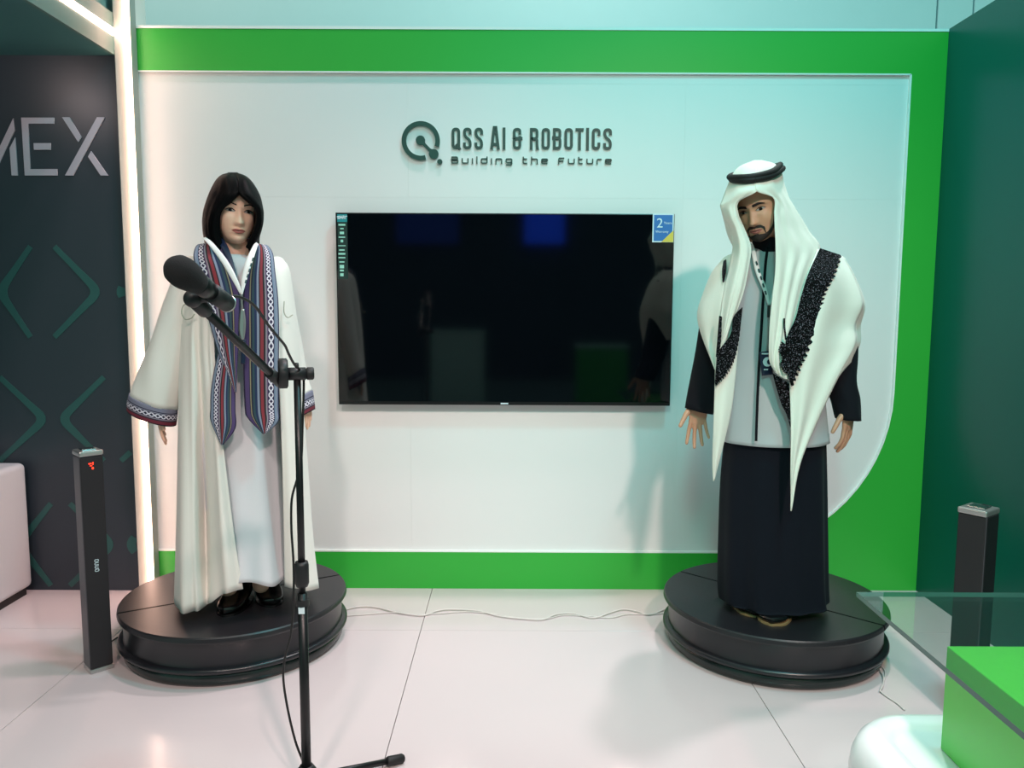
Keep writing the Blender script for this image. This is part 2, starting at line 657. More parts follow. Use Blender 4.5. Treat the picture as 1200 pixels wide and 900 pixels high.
# ================================================================== THE SETTING
WY = G(600, 689).y                    # front of the back wall
ZT = ZX(36, WY)                       # top of the booth walls
XR = P(1091, 365, WY).x               # right side wall
XL = P(168, 365, WY).x                # left end of the back wall
DY = WY - 0.055                       # dark wall on the left

def struct(o):
    o['kind'] = 'structure'
    return o

# floor: board tiles with narrow joints over a sub floor
floor = struct(MB().box((-5.2, -7.4, -0.06), (5.0, 7.4, -0.012)).build('floor', 'hall_floor'))
xj = [G(480, 785).x + 1.30 * k for k in range(-3, 4)]
yj = [G(600, 739).y - 2.44 * k for k in range(-1, 3)][::-1]
tile_me = None
for i in range(len(xj) - 1):
    for j in range(len(yj) - 1):
        x0, x1, y0, y1 = xj[i], xj[i + 1], yj[j], yj[j + 1]
        g = 0.0012
        b = MB().box((x0 + g, y0 + g, -0.012), (x1 - g, y1 - g, 0.0))
        b.build('tile', 'floor_tile', floor, bevel=0.0008, bseg=1)

# back wall in panels, joints left open a hair
wall_back = struct(MB().box((XL, WY + 0.018, 0), (XR, WY + 0.11, ZT - 0.002)).build('wall_back', 'wall_white'))
cut = [XL, P(480, 365, WY).x, P(797, 365, WY).x, XR]
zc = [0.0, ZX(232, WY), ZX(98, WY), ZT - 0.003]
for i in range(3):
    for j in range(3):
        g = 0.00015
        MB().box((cut[i] + g, WY, zc[j] + g), (cut[i + 1] - g, WY + 0.018, zc[j + 1] - g)).build('panel', 'wall_white', wall_back)
# green frame, proud of the panels, with the rounded lower right corner
def wx(u, v=365):
    p = P(u, v, WY)
    return p.x, p.z
FY = WY - 0.012
zb, zt_in = ZX(645.5, WY), ZX(86, WY)
xin = wx(1051)[0]
rad = 0.80
arc = [(xin - rad + rad * math.cos(a * D2R), zb + rad + rad * math.sin(a * D2R)) for a in range(0, -91, -6)]
# outline of the opening: runs out to the left end
xin_t = xin
pieces = [
    ('frame_top', [(XL, zt_in), (xin_t, zt_in), (XR, zt_in), (XR, ZT), (XL, ZT)]),
    ('frame_side', [(xin_t, zt_in), (XR, zt_in), (XR, zb + rad), (xin, zb + rad)]),
    ('frame_foot', [(XL, 0.0), (XR, 0.0), (XR, zb), (XL, zb)]),
]
for nm, poly in pieces:
    MB().prism(poly, FY, WY - 0.0002).build(nm, 'frame_green', wall_back)
corner = arc + [(XR, zb), (XR, zb + rad)]
MB().prism(corner, FY, WY - 0.0002).build('frame_corner', 'frame_green', wall_back)
edge = [(xin, zt_in)] + arc + [(XL, zb)]
MB().ribbon(edge, 0.008, FY - 0.001, WY - 0.0002).build('frame_edge', 'frame_edge', wall_back)
MB().ribbon([(XL, zt_in), (xin, zt_in)], 0.006, FY - 0.001, WY - 0.0002).build('frame_edge', 'frame_edge', wall_back)
MB().box((XL, WY - 0.015, ZT), (XR, WY + 0.115, ZT + 0.012)).build('top_cap', 'frame_edge', wall_back)

# right side wall, dark green
wall_right = struct(MB().box((XR, 0.9, 0), (XR + 0.09, WY + 0.11, ZT + 0.012)).build('wall_right', 'side_green'))
# left dark wall
xd = P(150, 365, DY).x                # its right end
ZD = ZX(65, DY, 100)
wall_left = struct(MB().box((-4.6, DY, 0), (xd, DY + 0.1, ZD)).build('wall_left', 'dark_wall'))
# wall behind the dark wall up to the canopy top and left end return
struct(MB().box((-4.7, 0.9, 0), (-4.6, DY + 0.1, ZD)).build('wall_far_left', 'dark_wall'))
# white column with the light strip
xc1 = P(166, 365, DY - 0.02).x
col_ = struct(MB().box((xd + 0.001, DY - 0.02, 0), (xc1, WY + 0.1, ZT + 0.35)).build('trim_1', 'column_white', bevel=0.004))
xm = xc1 - 0.013
MB().box((xm - 0.006, DY - 0.040, 0.02), (xm + 0.018, DY - 0.0201, ZT + 0.34)).build('light_strip', 'led', col_, bevel=0.006, bseg=3)
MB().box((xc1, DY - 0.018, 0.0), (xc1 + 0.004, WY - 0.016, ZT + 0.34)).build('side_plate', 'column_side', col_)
# canopy over the left bay: soffit, fascia with light strip
zf = ZX(17, DY, 133)
sof = struct(MB().box((-4.7, 0.9, ZD), (xd - 0.015, DY + 0.1, ZD + 0.03)).build('ceiling', 'soffit_teal'))
MB().box((xd - 0.014, 0.9, ZD - 0.002), (xd + 0.002, DY - 0.021, zf)).build('fascia', 'fascia_teal', sof)
zl = ZX(40, DY, 135)
MB().box((xd + 0.0025, 0.9, zl - 0.016), (xd + 0.008, DY - 0.03, zl + 0.016)).build('light_strip', 'led', sof)
MB().box((-4.7, 0.9, zf), (xd - 0.03, DY + 0.1, zf + 0.6)).build('upper_fascia', 'soffit_teal', sof)

# hall wall seen above the booth: tall light panels with dark joints
HY = 6.2
hb = struct(MB().box((-5.0, HY + 0.03, 0), (5.0, HY + 0.1, 5.4)).build('wall_hall', 'hall_dark'))
hx = [-5.0, P(1098, 20, HY).x, P(1141, 10, HY).x, 5.0]
for i in range(len(hx) - 1):
    MB().box((hx[i] + 0.008, HY, 0), (hx[i + 1] - 0.008, HY + 0.03, 5.4)).build('panel', 'hall_panel', hb)
# the hall behind the visitor, mirrored in the television
hr = struct(MB().box((-5.0, -7.3, 0), (5.0, -7.2, 4.2)).build('wall_hall_rear', 'hall_rear'))

# ---- dark wall print: letters and chevrons
def lw(u, v):
    p = P(u, v, DY)
    return (p.x, p.z)
def cropA(x, y):
    return lw(x * 0.23333, y * 0.23333)
sign = thing('wall_lettering', 'large pale grey stencil letters MEX on the dark wall', 'lettering', (lw(60, 170)[0], DY, lw(60, 170)[1]))
letters = {
    'letter_m': [[(52, 745), (80, 690), (92, 882), (62, 882)], [(-30, 882), (-66, 882), (70, 595), (78, 655)],
                 [(-90, 595), (-66, 595), (-40, 740), (-60, 770)], [(-130, 882), (-102, 882), (-95, 640), (-115, 592)]],
    'letter_e': [[(110, 592), (275, 592), (275, 622), (145, 622), (155, 850), (290, 850), (290, 882), (128, 882)],
                 [(172, 720), (257, 720), (257, 753), (174, 753)]],
    'letter_x': [[(490, 590), (528, 590), (370, 882), (330, 882)], [(315, 590), (352, 590), (412, 690), (396, 715)],
                 [(460, 760), (545, 882), (508, 882), (445, 788)]]}
for nm, polys in letters.items():
    mb = MB()
    for poly in polys:
        mb.prism([cropA(*p) for p in poly], DY - 0.006, DY - 0.0004)
    mb.build(nm, 'letter_grey', sign)
chev = []
for (u0, u1, vc, h) in [(36, 0, 342, 53), (64, 116, 342, 53), (190, 138, 342, 53), (0, 53, 491, 49), (122, 72, 491, 49), (142, 196, 491, 49),
                        (60, 22, 638, 48), (82, 132, 638, 48), (196, 150, 638, 48)]:
    k0 = round_poly([lw(u0, vc - h), lw(u1, vc), lw(u0, vc + h)], 0.05, seg=5)
    lerp = lambda a, b_, t: (a[0] + (b_[0] - a[0]) * t, a[1] + (b_[1] - a[1]) * t)
    pts = [lerp(k0[0], k0[1], t / 8) for t in range(8)] + k0[1:-1] + [lerp(k0[-2], k0[-1], t / 8) for t in range(1, 9)]
    n = len(pts)
    wv = [0.026 + 0.020 * max(0, 1 - abs(i - (n - 1) / 2) / (n / 2 - 0.5)) ** 2 for i in range(n)]
    runs, cur = [], []
    for q, w_ in zip(pts, wv):           # the print stops at the end of the wall
        if q[0] < xd - 0.014:
            cur.append((q, w_))
        elif cur:
            runs.append(cur)
            cur = []
    runs.append(cur)
    for run in runs:
        if len(run) > 2:
            MB().ribbon([q for q, _ in run], [w_ for _, w_ in run], DY - 0.003, DY - 0.0004).build('chevron_stripe', 'chevron_teal', wall_left)

# ================================================================== SIGN ON THE BACK WALL
l, r, b0, t0 = .08, .34, .08, .92
RRp = 0.11
def C_(*pts): return ('c',) + pts
GL = {
    'Q': (.42, [('c', (l, b0), (l, t0), (r, t0), (r, b0)), ('o', (.22, .24), (.40, .0))]),
    'S': (.42, [('o', (r, .68), (r, t0), (l, t0), (l, .60), (r, .42), (r, b0), (l, b0), (l, .32))]),
    'A': (.46, [('s', (.07, 0), (.19, 1), (.27, 1), (.39, 0)), ('s', (.12, .24), (.34, .24))]),
    'I': (.16, [('s', (.08, 0), (.08, 1))]),
    '&': (.48, [('o', (r, .70), (r, t0), (l, t0), (l, .54), (.16, .51), (l, .46), (l, b0), (r, b0), (r, .62)), ('s', (.14, .51), (.46, .51))]),
    'R': (.43, [('o', (l, 0), (l, t0, 0), (r, t0), (r, .5), (l, .5)), ('o', (.22, .5), (r, .46), (r, .2), (.37, 0))]),
    'O': (.42, [('c', (l, b0), (l, t0), (r, t0), (r, b0))]),
    'B': (.42, [('c', (l, .53, 0), (l, t0, 0), (r - .01, t0), (r - .01, .53)), ('c', (l, b0, 0), (l, .53, 0), (r, .53), (r, b0))]),
    'T': (.37, [('s', (0, t0), (.37, t0)), ('s', (.185, 0), (.185, t0))]),
    'C': (.42, [('o', (r, .66), (r, t0), (l, t0), (l, b0), (r, b0), (r, .34))]),
}
a1, c1 = .09, .71
GS = {   # squared wide lettering of the second line
    'B': (.8, [('c', (a1, .52, 0), (a1, .91, 0), (c1 - .05, .91), (c1 - .05, .52)), ('c', (a1, .09, 0), (a1, .52, 0), (c1, .52), (c1, .09))]),
    'u': (.8, [('o', (a1, .75), (a1, .09), (c1, .09), (c1, .75))]),
    'i': (.18, [('s', (.09, 0), (.09, .75))]),
    'l': (.18, [('s', (.09, 0), (.09, 1))]),
    'd': (.8, [('o', (c1, 1), (c1, .09), (a1, .09), (a1, .68), (c1, .68))]),
    'n': (.8, [('o', (a1, 0), (a1, .68), (c1, .68), (c1, 0))]),
    'g': (.8, [('o', (c1, .20), (a1, .20), (a1, .68), (c1, .68), (c1, -.12), (a1, -.12))]),
    't': (.6, [('o', (a1, 1), (a1, .09), (.52, .09)), ('s', (a1, .68), (.5, .68))]),
    'h': (.8, [('s', (a1, 0), (a1, 1)), ('o', (a1, .68), (c1, .68), (c1, 0))]),
    'e': (.8, [('o', (c1, .09), (a1, .09), (a1, .68), (c1, .68), (c1, .39), (a1, .39))]),
    'F': (.75, [('o', (a1, 0), (a1, .82), (.68, .82)), ('s', (a1, .42), (.6, .42))]),
    'r': (.6, [('o', (a1, 0), (a1, .68), (.56, .68))]),
}
def text_line(s, font, u0, u1, vt, vb, w, parent, material, gap, space, rim):
    total = sum((font[c][0] + gap) if c != ' ' else space for c in s) - gap
    h = P(u0, vt, WY).z - P(u0, vb, WY).z
    xw = P(u1, vb, WY).x - P(u0, vb, WY).x
    sx = xw / total
    x = P(u0, vb, WY).x
    zb_ = P(u0, vb, WY).z
    slope = (P(u1, vb, WY).z - zb_) / xw
    for c in s:
        if c == ' ':
            x += space * sx
            continue
        gw, strokes = font[c]
        mb, mr = MB(), MB()
        for k, st in enumerate(strokes):
            pts = [(x + q[0] * sx, zb_ + q[1] * h) + tuple(q[2:]) for q in st[1:]]
            closed = st[0] == 'c'
            if st[0] != 's':
                pts = round_poly(pts, 0.11 * h if w > 0.013 else 0.16 * h, closed)
            mb.ribbon(pts, w, WY - 0.008 - 0.0002 * k, WY - 0.003, closed)
            mr.ribbon(pts, w + 0.006, WY - 0.003, WY - 0.0004 , closed)
        L = mb.build('letter', material, parent)
        mr.build('letter_back', 'logo_rim', L)
        x += (gw + gap) * sx

sg = thing('logo_sign', 'dark green sign QSS AI & ROBOTICS Building the Future above the television', 'sign', P(594, 166, WY))
text_line('QSS AI & ROBOTICS', GL, 529, 717, 149.5, 175.5, 0.0130, sg, 'logo_text', 0.10, 0.20, True)
text_line('Building the Future', GS, 529, 717, 183.5, 192, 0.0052, sg, 'logo_text', 0.30, 0.75, True)
def disc(mb, cu, cv, rp, y0, y1, n=32):
    c = P(cu, cv, WY)
    s = (P(cu + 1, cv, WY).x - c.x) * rp
    mb.prism([(c.x + s * math.cos(2 * math.pi * i / n), c.z + s * math.sin(2 * math.pi * i / n)) for i in range(n)], y0, y1)
c0 = P(493.4, 165.5, WY)
pxm = P(494.4, 165.5, WY).x - c0.x
ringp = [(c0.x + 19.7 * pxm * math.cos(a * D2R), c0.z + 19.7 * pxm * math.sin(a * D2R)) for a in range(-19, 291, 5)]
em = MB().ribbon(ringp, 5.2 * pxm, WY - 0.014, WY - 0.003).build('emblem_ring', 'logo_dark', sg)
MB().ribbon(ringp, 5.2 * pxm + 0.007, WY - 0.003, WY - 0.0004).build('ring_back', 'logo_rim', em)
d1, d2, d3 = (493, 165), (508.5, 181), (515.6, 190)
mb = MB()
disc(mb, *d1, 5.4, WY - 0.014, WY - 0.003)
disc(mb, *d2, 5.6, WY - 0.0142, WY - 0.003)
A_, B_ = wx(*d1), wx(*d2)
mb.ribbon([A_, ((A_[0] * 2 + B_[0]) / 3, (A_[1] * 2 + B_[1]) / 3), ((A_[0] + B_[0] * 2) / 3, (A_[1] + B_[1] * 2) / 3), B_],
          [7 * pxm, 3.4 * pxm, 3.4 * pxm, 8 * pxm], WY - 0.0138, WY - 0.003)
mb.build('emblem_link', 'logo_dark', sg)
mb = MB()
disc(mb, *d3, 3.0, WY - 0.014, WY - 0.003)
mb.build('emblem_dot', 'logo_dark', sg)

# ================================================================== TELEVISION
TY = WY - 0.065
tl, tr = P(392.5, 249, TY), P(790, 250, TY)
bl, br = P(397.5, 474, TY), P(786, 475, TY)
x0, x1, z0, z1 = (tl.x + bl.x) / 2, (tr.x + br.x) / 2, bl.z, tl.z
tv = thing('television', 'large black flat television mounted on the white wall', 'television', ((x0 + x1) / 2, TY, z0))
MB().box((x0, TY, z0), (x1, TY + 0.030, z1)).build('case', 'tv_case', tv, bevel=0.003)
MB().box((x0 + 0.006, TY - 0.0015, z0 + 0.017), (x1 - 0.006, TY - 0.0002, z1 - 0.006)).build('screen', 'tv_screen', tv)
MB().box((x0 + 0.4, TY + 0.030, z0 + 0.25), (x1 - 0.4, WY - 0.0005, z1 - 0.25)).build('wall_mount', 'tv_mount', tv)
MB().box(((x0 + x1) / 2 - 0.018, TY - 0.002, z0 + 0.005), ((x0 + x1) / 2 + 0.018, TY - 0.0003, z0 + 0.011)).build('brand_mark', 'sticker_white', tv)
st = MB().box((x0 + 0.009, TY - 0.0025, ZX(328, TY)), (P(407.5, 290, TY).x, TY - 0.0016, z1 - 0.008)).build('feature_sticker', 'sticker_dark', tv)
MB().box((x0 + 0.009, TY - 0.0032, ZX(261, TY)), (P(407.5, 290, TY).x, TY - 0.0026, z1 - 0.008)).build('sticker_header', 'sticker_teal', st)
sc_ = P(401, 255, TY)
# header word, drawn in strokes, and the rows of feature marks
wd = [('o', [(-.5, .3), (-.75, .5), (-1, .3), (-.55, -.3), (-.8, -.5), (-1, -.3)]), ('o', [(-.4, -.5), (-.4, .4), (-.2, 0), (0, .4), (0, -.5)]),
      ('o', [(.1, -.5), (.28, .5), (.45, -.5)]), ('o', [(.55, -.5), (.55, .5), (.75, .3), (.55, 0), (.78, -.5)]), ('o', [(.8, .5), (1.1, .5)])]
mb = MB()
for _, pts in wd:
    mb.ribbon([(sc_.x + 0.022 * a, sc_.z + 0.012 * c) for a, c in pts], 0.004, TY - 0.0038, TY - 0.0033)
mb.build('sticker_word', 'sticker_white', st)
for k, v in enumerate([263.5, 268, 273, 278, 282.5, 288, 293, 297.5, 302, 307, 312.5, 317, 322]):
    p = P(400.8, v, TY)
    w = [.016, .008, .010, .015, .006, .017, .013, .016, .016, .012, .010, .009, .008][k]
    hh = [.004, .003, .006, .003, .006, .002, .003, .004, .003, .003, .008, .004, .007][k]
    MB().box((p.x - w, TY - 0.0032, p.z - hh), (p.x + w, TY - 0.0026, p.z + hh)).build('sticker_mark', 'sticker_mark', st)
sx0, sx1, sz0, sz1 = P(764.5, 270, TY).x, P(789.3, 270, TY).x, ZX(284, TY, 777), ZX(250.5, TY, 777)
st2 = MB().box((sx0, TY - 0.0030, sz0), (sx1, TY - 0.0018, sz1)).build('warranty_sticker', 'sticker_white', tv)
e = 0.006
MB().box((sx0 + e, TY - 0.0036, sz0 + e), (sx1 - e, TY - 0.0031, sz1 - e)).build('sticker_field', 'sticker_blue', st2)
MB().prism([(sx0 + (sx1 - sx0) * .42, sz0 + .001), (sx1 - .001, sz0 + .001), (sx1 - .001, sz0 + (sz1 - sz0) * .42)], TY - 0.0042, TY - 0.0037).build('sticker_corner', 'sticker_yellow', st2)

def word(s, x, z, size, y, material, parent, sxs=1.0, name='print_word', rot=0.0):
    cu = bpy.data.curves.new('t', 'FONT')
    cu.body = s
    cu.size = size
    cu.extrude = 0.0004
    ob = bpy.data.objects.new('t', cu)
    COL.objects.link(ob)
    dg = bpy.context.evaluated_depsgraph_get()
    me = bpy.data.meshes.new_from_object(ob.evaluated_get(dg))
    bpy.data.objects.remove(ob)
    me.name = name
    L = root_loc(parent)
    cr_, sr_ = math.cos(rot), math.sin(rot)
    for v in me.vertices:
        a, c, d = v.co.x * sxs, v.co.y, v.co.z
        a, c = a * cr_ - c * sr_, a * sr_ + c * cr_
        v.co = (x + a - L.x, y - d - L.y, z + c - L.z)
    me.materials.clear()
    me.materials.append(MATS[material])
    o = bpy.data.objects.new(name, me)
    COL.objects.link(o)
    o.parent = parent
    return o
word('2', sx0 + .018, sz1 - .064, .062, TY - .0041, 'sticker_white', st2)
word('Years', sx0 + .052, sz1 - .048, .0165, TY - .0041, 'sticker_white', st2)
word('Warranty', sx0 + .014, sz1 - .088, .0155, TY - .0041, 'sticker_white', st2)

# ================================================================== PEDESTALS
def pedestal(cu, cy, r_, seam, label):
    c = Vector((cu, cy, 0))
    t = thing('pedestal', label, 'pedestal', c, 'round display pedestals')
    MB().lathe(c, [(0.01, 0.0), (r_ * .93, 0.0), (r_ * .955, 0.012), (r_ * .965, 0.056), (0.01, 0.056)], 96).build('base', 'pedestal_base', t, True)
    MB().lathe(c, [(r_ * .9, 0.056), (r_ * .99, 0.056), (r_ * 1.0, 0.062), (r_ * 1.0, 0.070), (r_ * .985, 0.077), (r_ * .9, 0.077)], 96).build('flange', 'pedestal_side', t, True)
    MB().lathe(c, [(r_ * .955, 0.075), (r_ * .95, 0.082), (r_ * .95, 0.165), (r_ * .96, 0.176)], 96).build('drum', 'pedestal_side', t, True)
    ht = 0.2
    for k in (0, 1):     # two half discs with the seam between
        a0 = seam + k * math.pi
        off = Vector((math.cos(a0 + math.pi / 2), math.sin(a0 + math.pi / 2), 0)) * 0.0055
        mb = MB()
        n = 64
        prof = [(r_ * .93, 0.172), (r_ * .985, 0.174), (r_ * .995, 0.182), (r_ * .99, 0.195), (r_ * .98, ht)]
        rings = []
        vs, fs = [], []
        for (rr, zz) in prof:
            for i in range(n + 1):
                a = a0 + math.pi * i / n
                vs.append((c.x + off.x + rr * math.cos(a), c.y + off.y + rr * math.sin(a), zz))
        K = n + 1
        for j in range(len(prof) - 1):
            for i in range(n):
                fs.append((j * K + i, j * K + i + 1, (j + 1) * K + i + 1, (j + 1) * K + i))
        fs.append(tuple((len(prof) - 1) * K + i for i in range(K)))
        fs.append(tuple(range(K))[::-1])
        fs.append(tuple(j * K for j in range(len(prof))) [::-1] + tuple(j * K + n for j in range(len(prof))))
        mb.add(vs, fs)
        mb.build('top_half', 'pedestal_black', t)
    MB().ribbon([(c.x - 0.9 * r_, 0), (c.x + 0.9 * r_, 0)], 0.002, 0, 0.001) if False else None
    return t
PL = Vector((P(277, 697, 3.2).x, 3.2, 0))
PR = Vector((P(905.5, 700, 3.19).x, 3.19, 0))
sl = G(147, 712, .2) - G(398, 669, .2)
pedestal(PL.x, PL.y, 0.455, math.atan2(sl.y, sl.x), 'round black pedestal under the long-haired figure in white')
sr = G(1030, 738, .2) - G(945, 715, .2)
pedestal(PR.x, PR.y, 0.450, math.atan2(sr.y, sr.x), 'round black pedestal under the figure in the white headscarf')

# ================================================================== FIGURES
def remesh(mb, vox, smooth_it=2):
    me = bpy.data.meshes.new('tmp')
    me.from_pydata(mb.v, [], mb.f)
    bm = bmesh.new()
    bm.from_mesh(me)
    bmesh.ops.recalc_face_normals(bm, faces=bm.faces)
    bm.to_mesh(me)
    bm.free()
    ob = bpy.data.objects.new('tmp', me)
    COL.objects.link(ob)
    md = ob.modifiers.new('r', 'REMESH')
    md.mode = 'VOXEL'
    md.voxel_size = vox
    if smooth_it:
        ms = ob.modifiers.new('s', 'SMOOTH')
        ms.factor = 0.5
        ms.iterations = smooth_it
    dg = bpy.context.evaluated_depsgraph_get()
    out = bpy.data.meshes.new_from_object(ob.evaluated_get(dg))
    bpy.data.objects.remove(ob)
    return out

def gauss(x, s):
    return math.exp(-0.5 * (x / s) ** 2)

def head_shape(mb, M, male):
    """a head with brow, sockets, nose, lips and chin; local x image right, y forward, z up, zero at eye level"""
    keys = [(.122, .004, .004, .004), (.116, .030, .030, .036), (.103, .050, .052, .062), (.080, .065, .074, .085), (.050, .073, .087, .096),
            (.020, .0745, .0915, .100), (0, .0735, .0885, .100), (-.020, .072, .0885, .096), (-.045, .068, .0885, .086),
            (-.070, .060, .087, .072), (-.090, .050, .085, .055), (-.105, .038, .080, .035), (-.115, .022, .070, .012), (-.119, .004, .05, .0)]
    if male:
        keys = [(z, w * (1.0 if z > -.04 else 1.07), f, b_) for z, w, f, b_ in keys]
    K = catmull(keys, 7)
    n = 96
    vs = []
    for z, w, f, b_ in K:
        w = max(w, .002)
        for i in range(n):
            a = 2 * math.pi * i / n
            c, s = math.cos(a), math.sin(a)
            x = w * math.copysign(abs(c) ** 0.92, c)
            y = f * abs(s) ** 0.82 if s > 0 else -b_ * abs(s)
            if s > 0.05:
                k = min(1, s * 1.6)
                ax = abs(x)
                d = 0
                # nose
                if -.060 < z < .018:
                    t = (0.014 - z) / .060
                    h = 0.003 + 0.021 * min(1, max(0, t)) ** 1.3
                    if z < -.046:
                        h *= max(0, 1 - (-.046 - z) / .010)
                    d += h * gauss(x, .0062 + .0036 * max(0, t))
                    d += 0.005 * gauss(ax - .012, .005) * gauss(z + .042, .006)
                d -= 0.0105 * gauss(ax - .033, .0145) * gauss(z - .001, .0095)
                d += 0.0045 * gauss(ax - .033, .010) * gauss(z, .006)
                d += (0.004 if male else 0.002) * gauss(ax - .030, .022) * gauss(z - .021, .007)
                d += 0.004 * gauss(ax - .043, .015) * gauss(z + .030, .016)
                d += 0.0075 * gauss(x, .015) * gauss(z + .0665, .0042) + 0.0085 * gauss(x, .013) * gauss(z + .0775, .0048)
                d -= 0.004 * gauss(x, .018) * gauss(z + .0718, .0022)
                d -= 0.0035 * gauss(x, .02) * gauss(z + .0885, .005)
                d += 0.006 * gauss(x, .016) * gauss(z + .104, .010)
                y += d * k
            vs.append(M @ Vector((x, y, z)))
    R = len(K)
    fs = []
    for j in range(R - 1):
        for i in range(n):
            i2 = (i + 1) % n
            fs.append((j * n + i, j * n + i2, (j + 1) * n + i2, (j + 1) * n + i))
    fs.append(tuple(range(n)))
    fs.append(tuple((R - 1) * n + i for i in range(n))[::-1])
    mb.add(vs, fs)
    for s in (-1, 1):    # ears
        mb.ell(M @ Vector((s * .074, -.012, -.018)), (.009, .018, .030), M.to_3x3().normalized())

def head_matrix(c, yaw, pitch, roll, s=1.0):
    """yaw > 0 turns the face to image right, pitch > 0 looks down, roll > 0 moves the chin to image right"""
    base = Matrix(((1, 0, 0), (0, -1, 0), (0, 0, 1))).to_4x4()          # local y forward = towards the visitor (mirrored frame)
    R = Matrix.Rotation(yaw * D2R, 4, 'Z') @ Matrix.Rotation(pitch * D2R, 4, 'X') @ Matrix.Rotation(-roll * D2R, 4, 'Y')
    return Matrix.Translation(c) @ R @ base @ Matrix.Scale(s, 4)

def hand(mb, wrist, d, thumb, palm, s=1.0, curl=(8, 14, 10), spread=5.0, thumb_out=38, each=None):
    d = Vector(d).normalized()
    l_ = Vector(thumb)
    l_ = (l_ - d * l_.dot(d)).normalized()
    nrm = Vector(palm)
    nrm = (nrm - d * nrm.dot(d) - l_ * nrm.dot(l_)).normalized()
    w = Vector(wrist)
    R = Matrix((l_, d, nrm)).transposed()
    mb.ell(w + d * .050 * s, (.040 * s, .056 * s, .0155 * s), R)
    mb.capsule(w - d * .04 * s, w + d * .02 * s, .026 * s, .024 * s)
    for i in range(4):
        L0 = [.043, .048, .045, .035][i] * s
        rr = [.0088, .009, .0086, .0076][i] * s
        a = [1.5, .5, -.5, -1.5][i]
        base = w + d * [.086, .091, .088, .080][i] * s + l_ * a * .0195 * s
        dd = (Matrix.Rotation(0, 3, 'X') @ d)
        sp = spread * a * D2R
        dd = (d * math.cos(sp) + l_ * math.sin(sp)).normalized()
        ang = 0
        p = base - dd * .02 * s
        mb.capsule(p, base, rr * 1.12, rr * 1.08)
        p = base
        for k, (ln, cu) in enumerate(zip((L0, L0 * .62, L0 * .5), curl)):
            ang += (cu + (each[i] if each else 0)) * D2R
            q = p + (dd * math.cos(ang) + nrm * math.sin(ang)) * ln
            mb.capsule(p, q, rr * (1.0 - .06 * k), rr * (.94 - .08 * k))
            p = q
    tb = w + d * .022 * s + l_ * .026 * s
    to = thumb_out * D2R
    td = (d * math.cos(to) + l_ * math.sin(to) + nrm * .25).normalized()
    q = tb + td * .045 * s
    mb.capsule(tb, q, .0145 * s, .0115 * s)
    td2 = (td * 0.85 + d * .35).normalized()
    q2 = q + td2 * .033 * s
    mb.capsule(q, q2, .0108 * s, .0098 * s)
    q3 = q2 + td2 * .022 * s
    mb.capsule(q2, q3, .0098 * s, .0082 * s)

def figure_body(name_mat, parent, M, male, neck, shoulders, elbows, wrists, hips, knees, ankles, hands):
    mb = MB()
    head_shape(mb, M, male)
    hc = M.translation
    k = 1.15 if male else 1.0
    mb.capsule(Vector(neck) + Vector((0, 0, -.05)), M @ Vector((0, -.030, -.06)), .058 * k, .047 * k, 24)
    pelvis = (Vector(hips[0]) + Vector(hips[1])) / 2
    chest = (Vector(shoulders[0]) + Vector(shoulders[1])) / 2 + Vector((0, 0, -.13))
    waist = pelvis * .6 + chest * .4
    mb.ell(chest, (.135 * k, .095 * k, .19), None, 28, 18)
    mb.ell(waist, (.118 * k, .085 * k, .17), None, 28, 18)
    mb.ell(pelvis, (.140 * k, .10, .14), None, 28, 18)
    for i in (0, 1):
        S, E, W = Vector(shoulders[i]), Vector(elbows[i]), Vector(wrists[i])
        mb.capsule(Vector(neck) + Vector((0, 0, -.04)), S, .050 * k, .050 * k, 16)
        mb.capsule(S, E, .050 * k, .038 * k, 16)
        mb.capsule(E, W, .038 * k, .026 * k, 16)
        mb.capsule(hips[i], knees[i], .078, .054, 16)
        mb.capsule(knees[i], ankles[i], .053, .034, 16)
    for h in hands:
        hand(mb, **h)
    me = remesh(mb, 0.0032, 2)
    me.name = 'body'
    bvh = BVHTree.FromPolygons([v.co.copy() for v in me.vertices], [tuple(p.vertices) for p in me.polygons])
    L = root_loc(parent)
    for v in me.vertices:
        v.co -= L
    me.materials.clear()
    me.materials.append(MATS[name_mat])
    for p in me.polygons:
        p.use_smooth = True
    o = bpy.data.objects.new('body', me)
    COL.objects.link(o)
    o.parent = parent
    return o, bvh

def decal(bvh, M, outline, lift, name, material, parent, solid=0.0015, rings=4):
    """a thin raised piece that follows the face; outline in face coordinates (x, z)"""
    Mi = M.to_3x3().normalized()
    fwd = (Mi @ Vector((0, 1, 0))).normalized()
    pts = np.array(outline, float)
    c = pts.mean(0)
    n = len(pts)

    def on(x, z):
        o = M @ Vector((x, .30, z))
        hit = bvh.ray_cast(o, -fwd)
        p = hit[0] if hit[0] else M @ Vector((x, .08, z))
        return p + fwd * lift
    mb = MB()
    vs = [on(*c)]
    for k in range(1, rings + 1):
        for p in pts:
            q = c + (p - c) * k / rings
            vs.append(on(*q))
    fs = [(0, 1 + i, 1 + (i + 1) % n) for i in range(n)]
    for k in range(rings - 1):
        for i in range(n):
            j = (i + 1) % n
            fs.append((1 + k * n + i, 1 + (k + 1) * n + i, 1 + (k + 1) * n + j, 1 + k * n + j))
    mb.add(vs, fs)
    return mb.build(name, material, parent, True, solid=solid, off=0)

def strip_outline(pts, w):
    """outline round a polyline of (x, z) with a width at each point"""
    c = catmull([(x, z, ww) for (x, z), ww in zip(pts, w)], 5)
    up = [(x, z + ww / 2) for x, z, ww in c]
    dn = [(x, z - ww / 2) for x, z, ww in c]
    return up + dn[::-1]

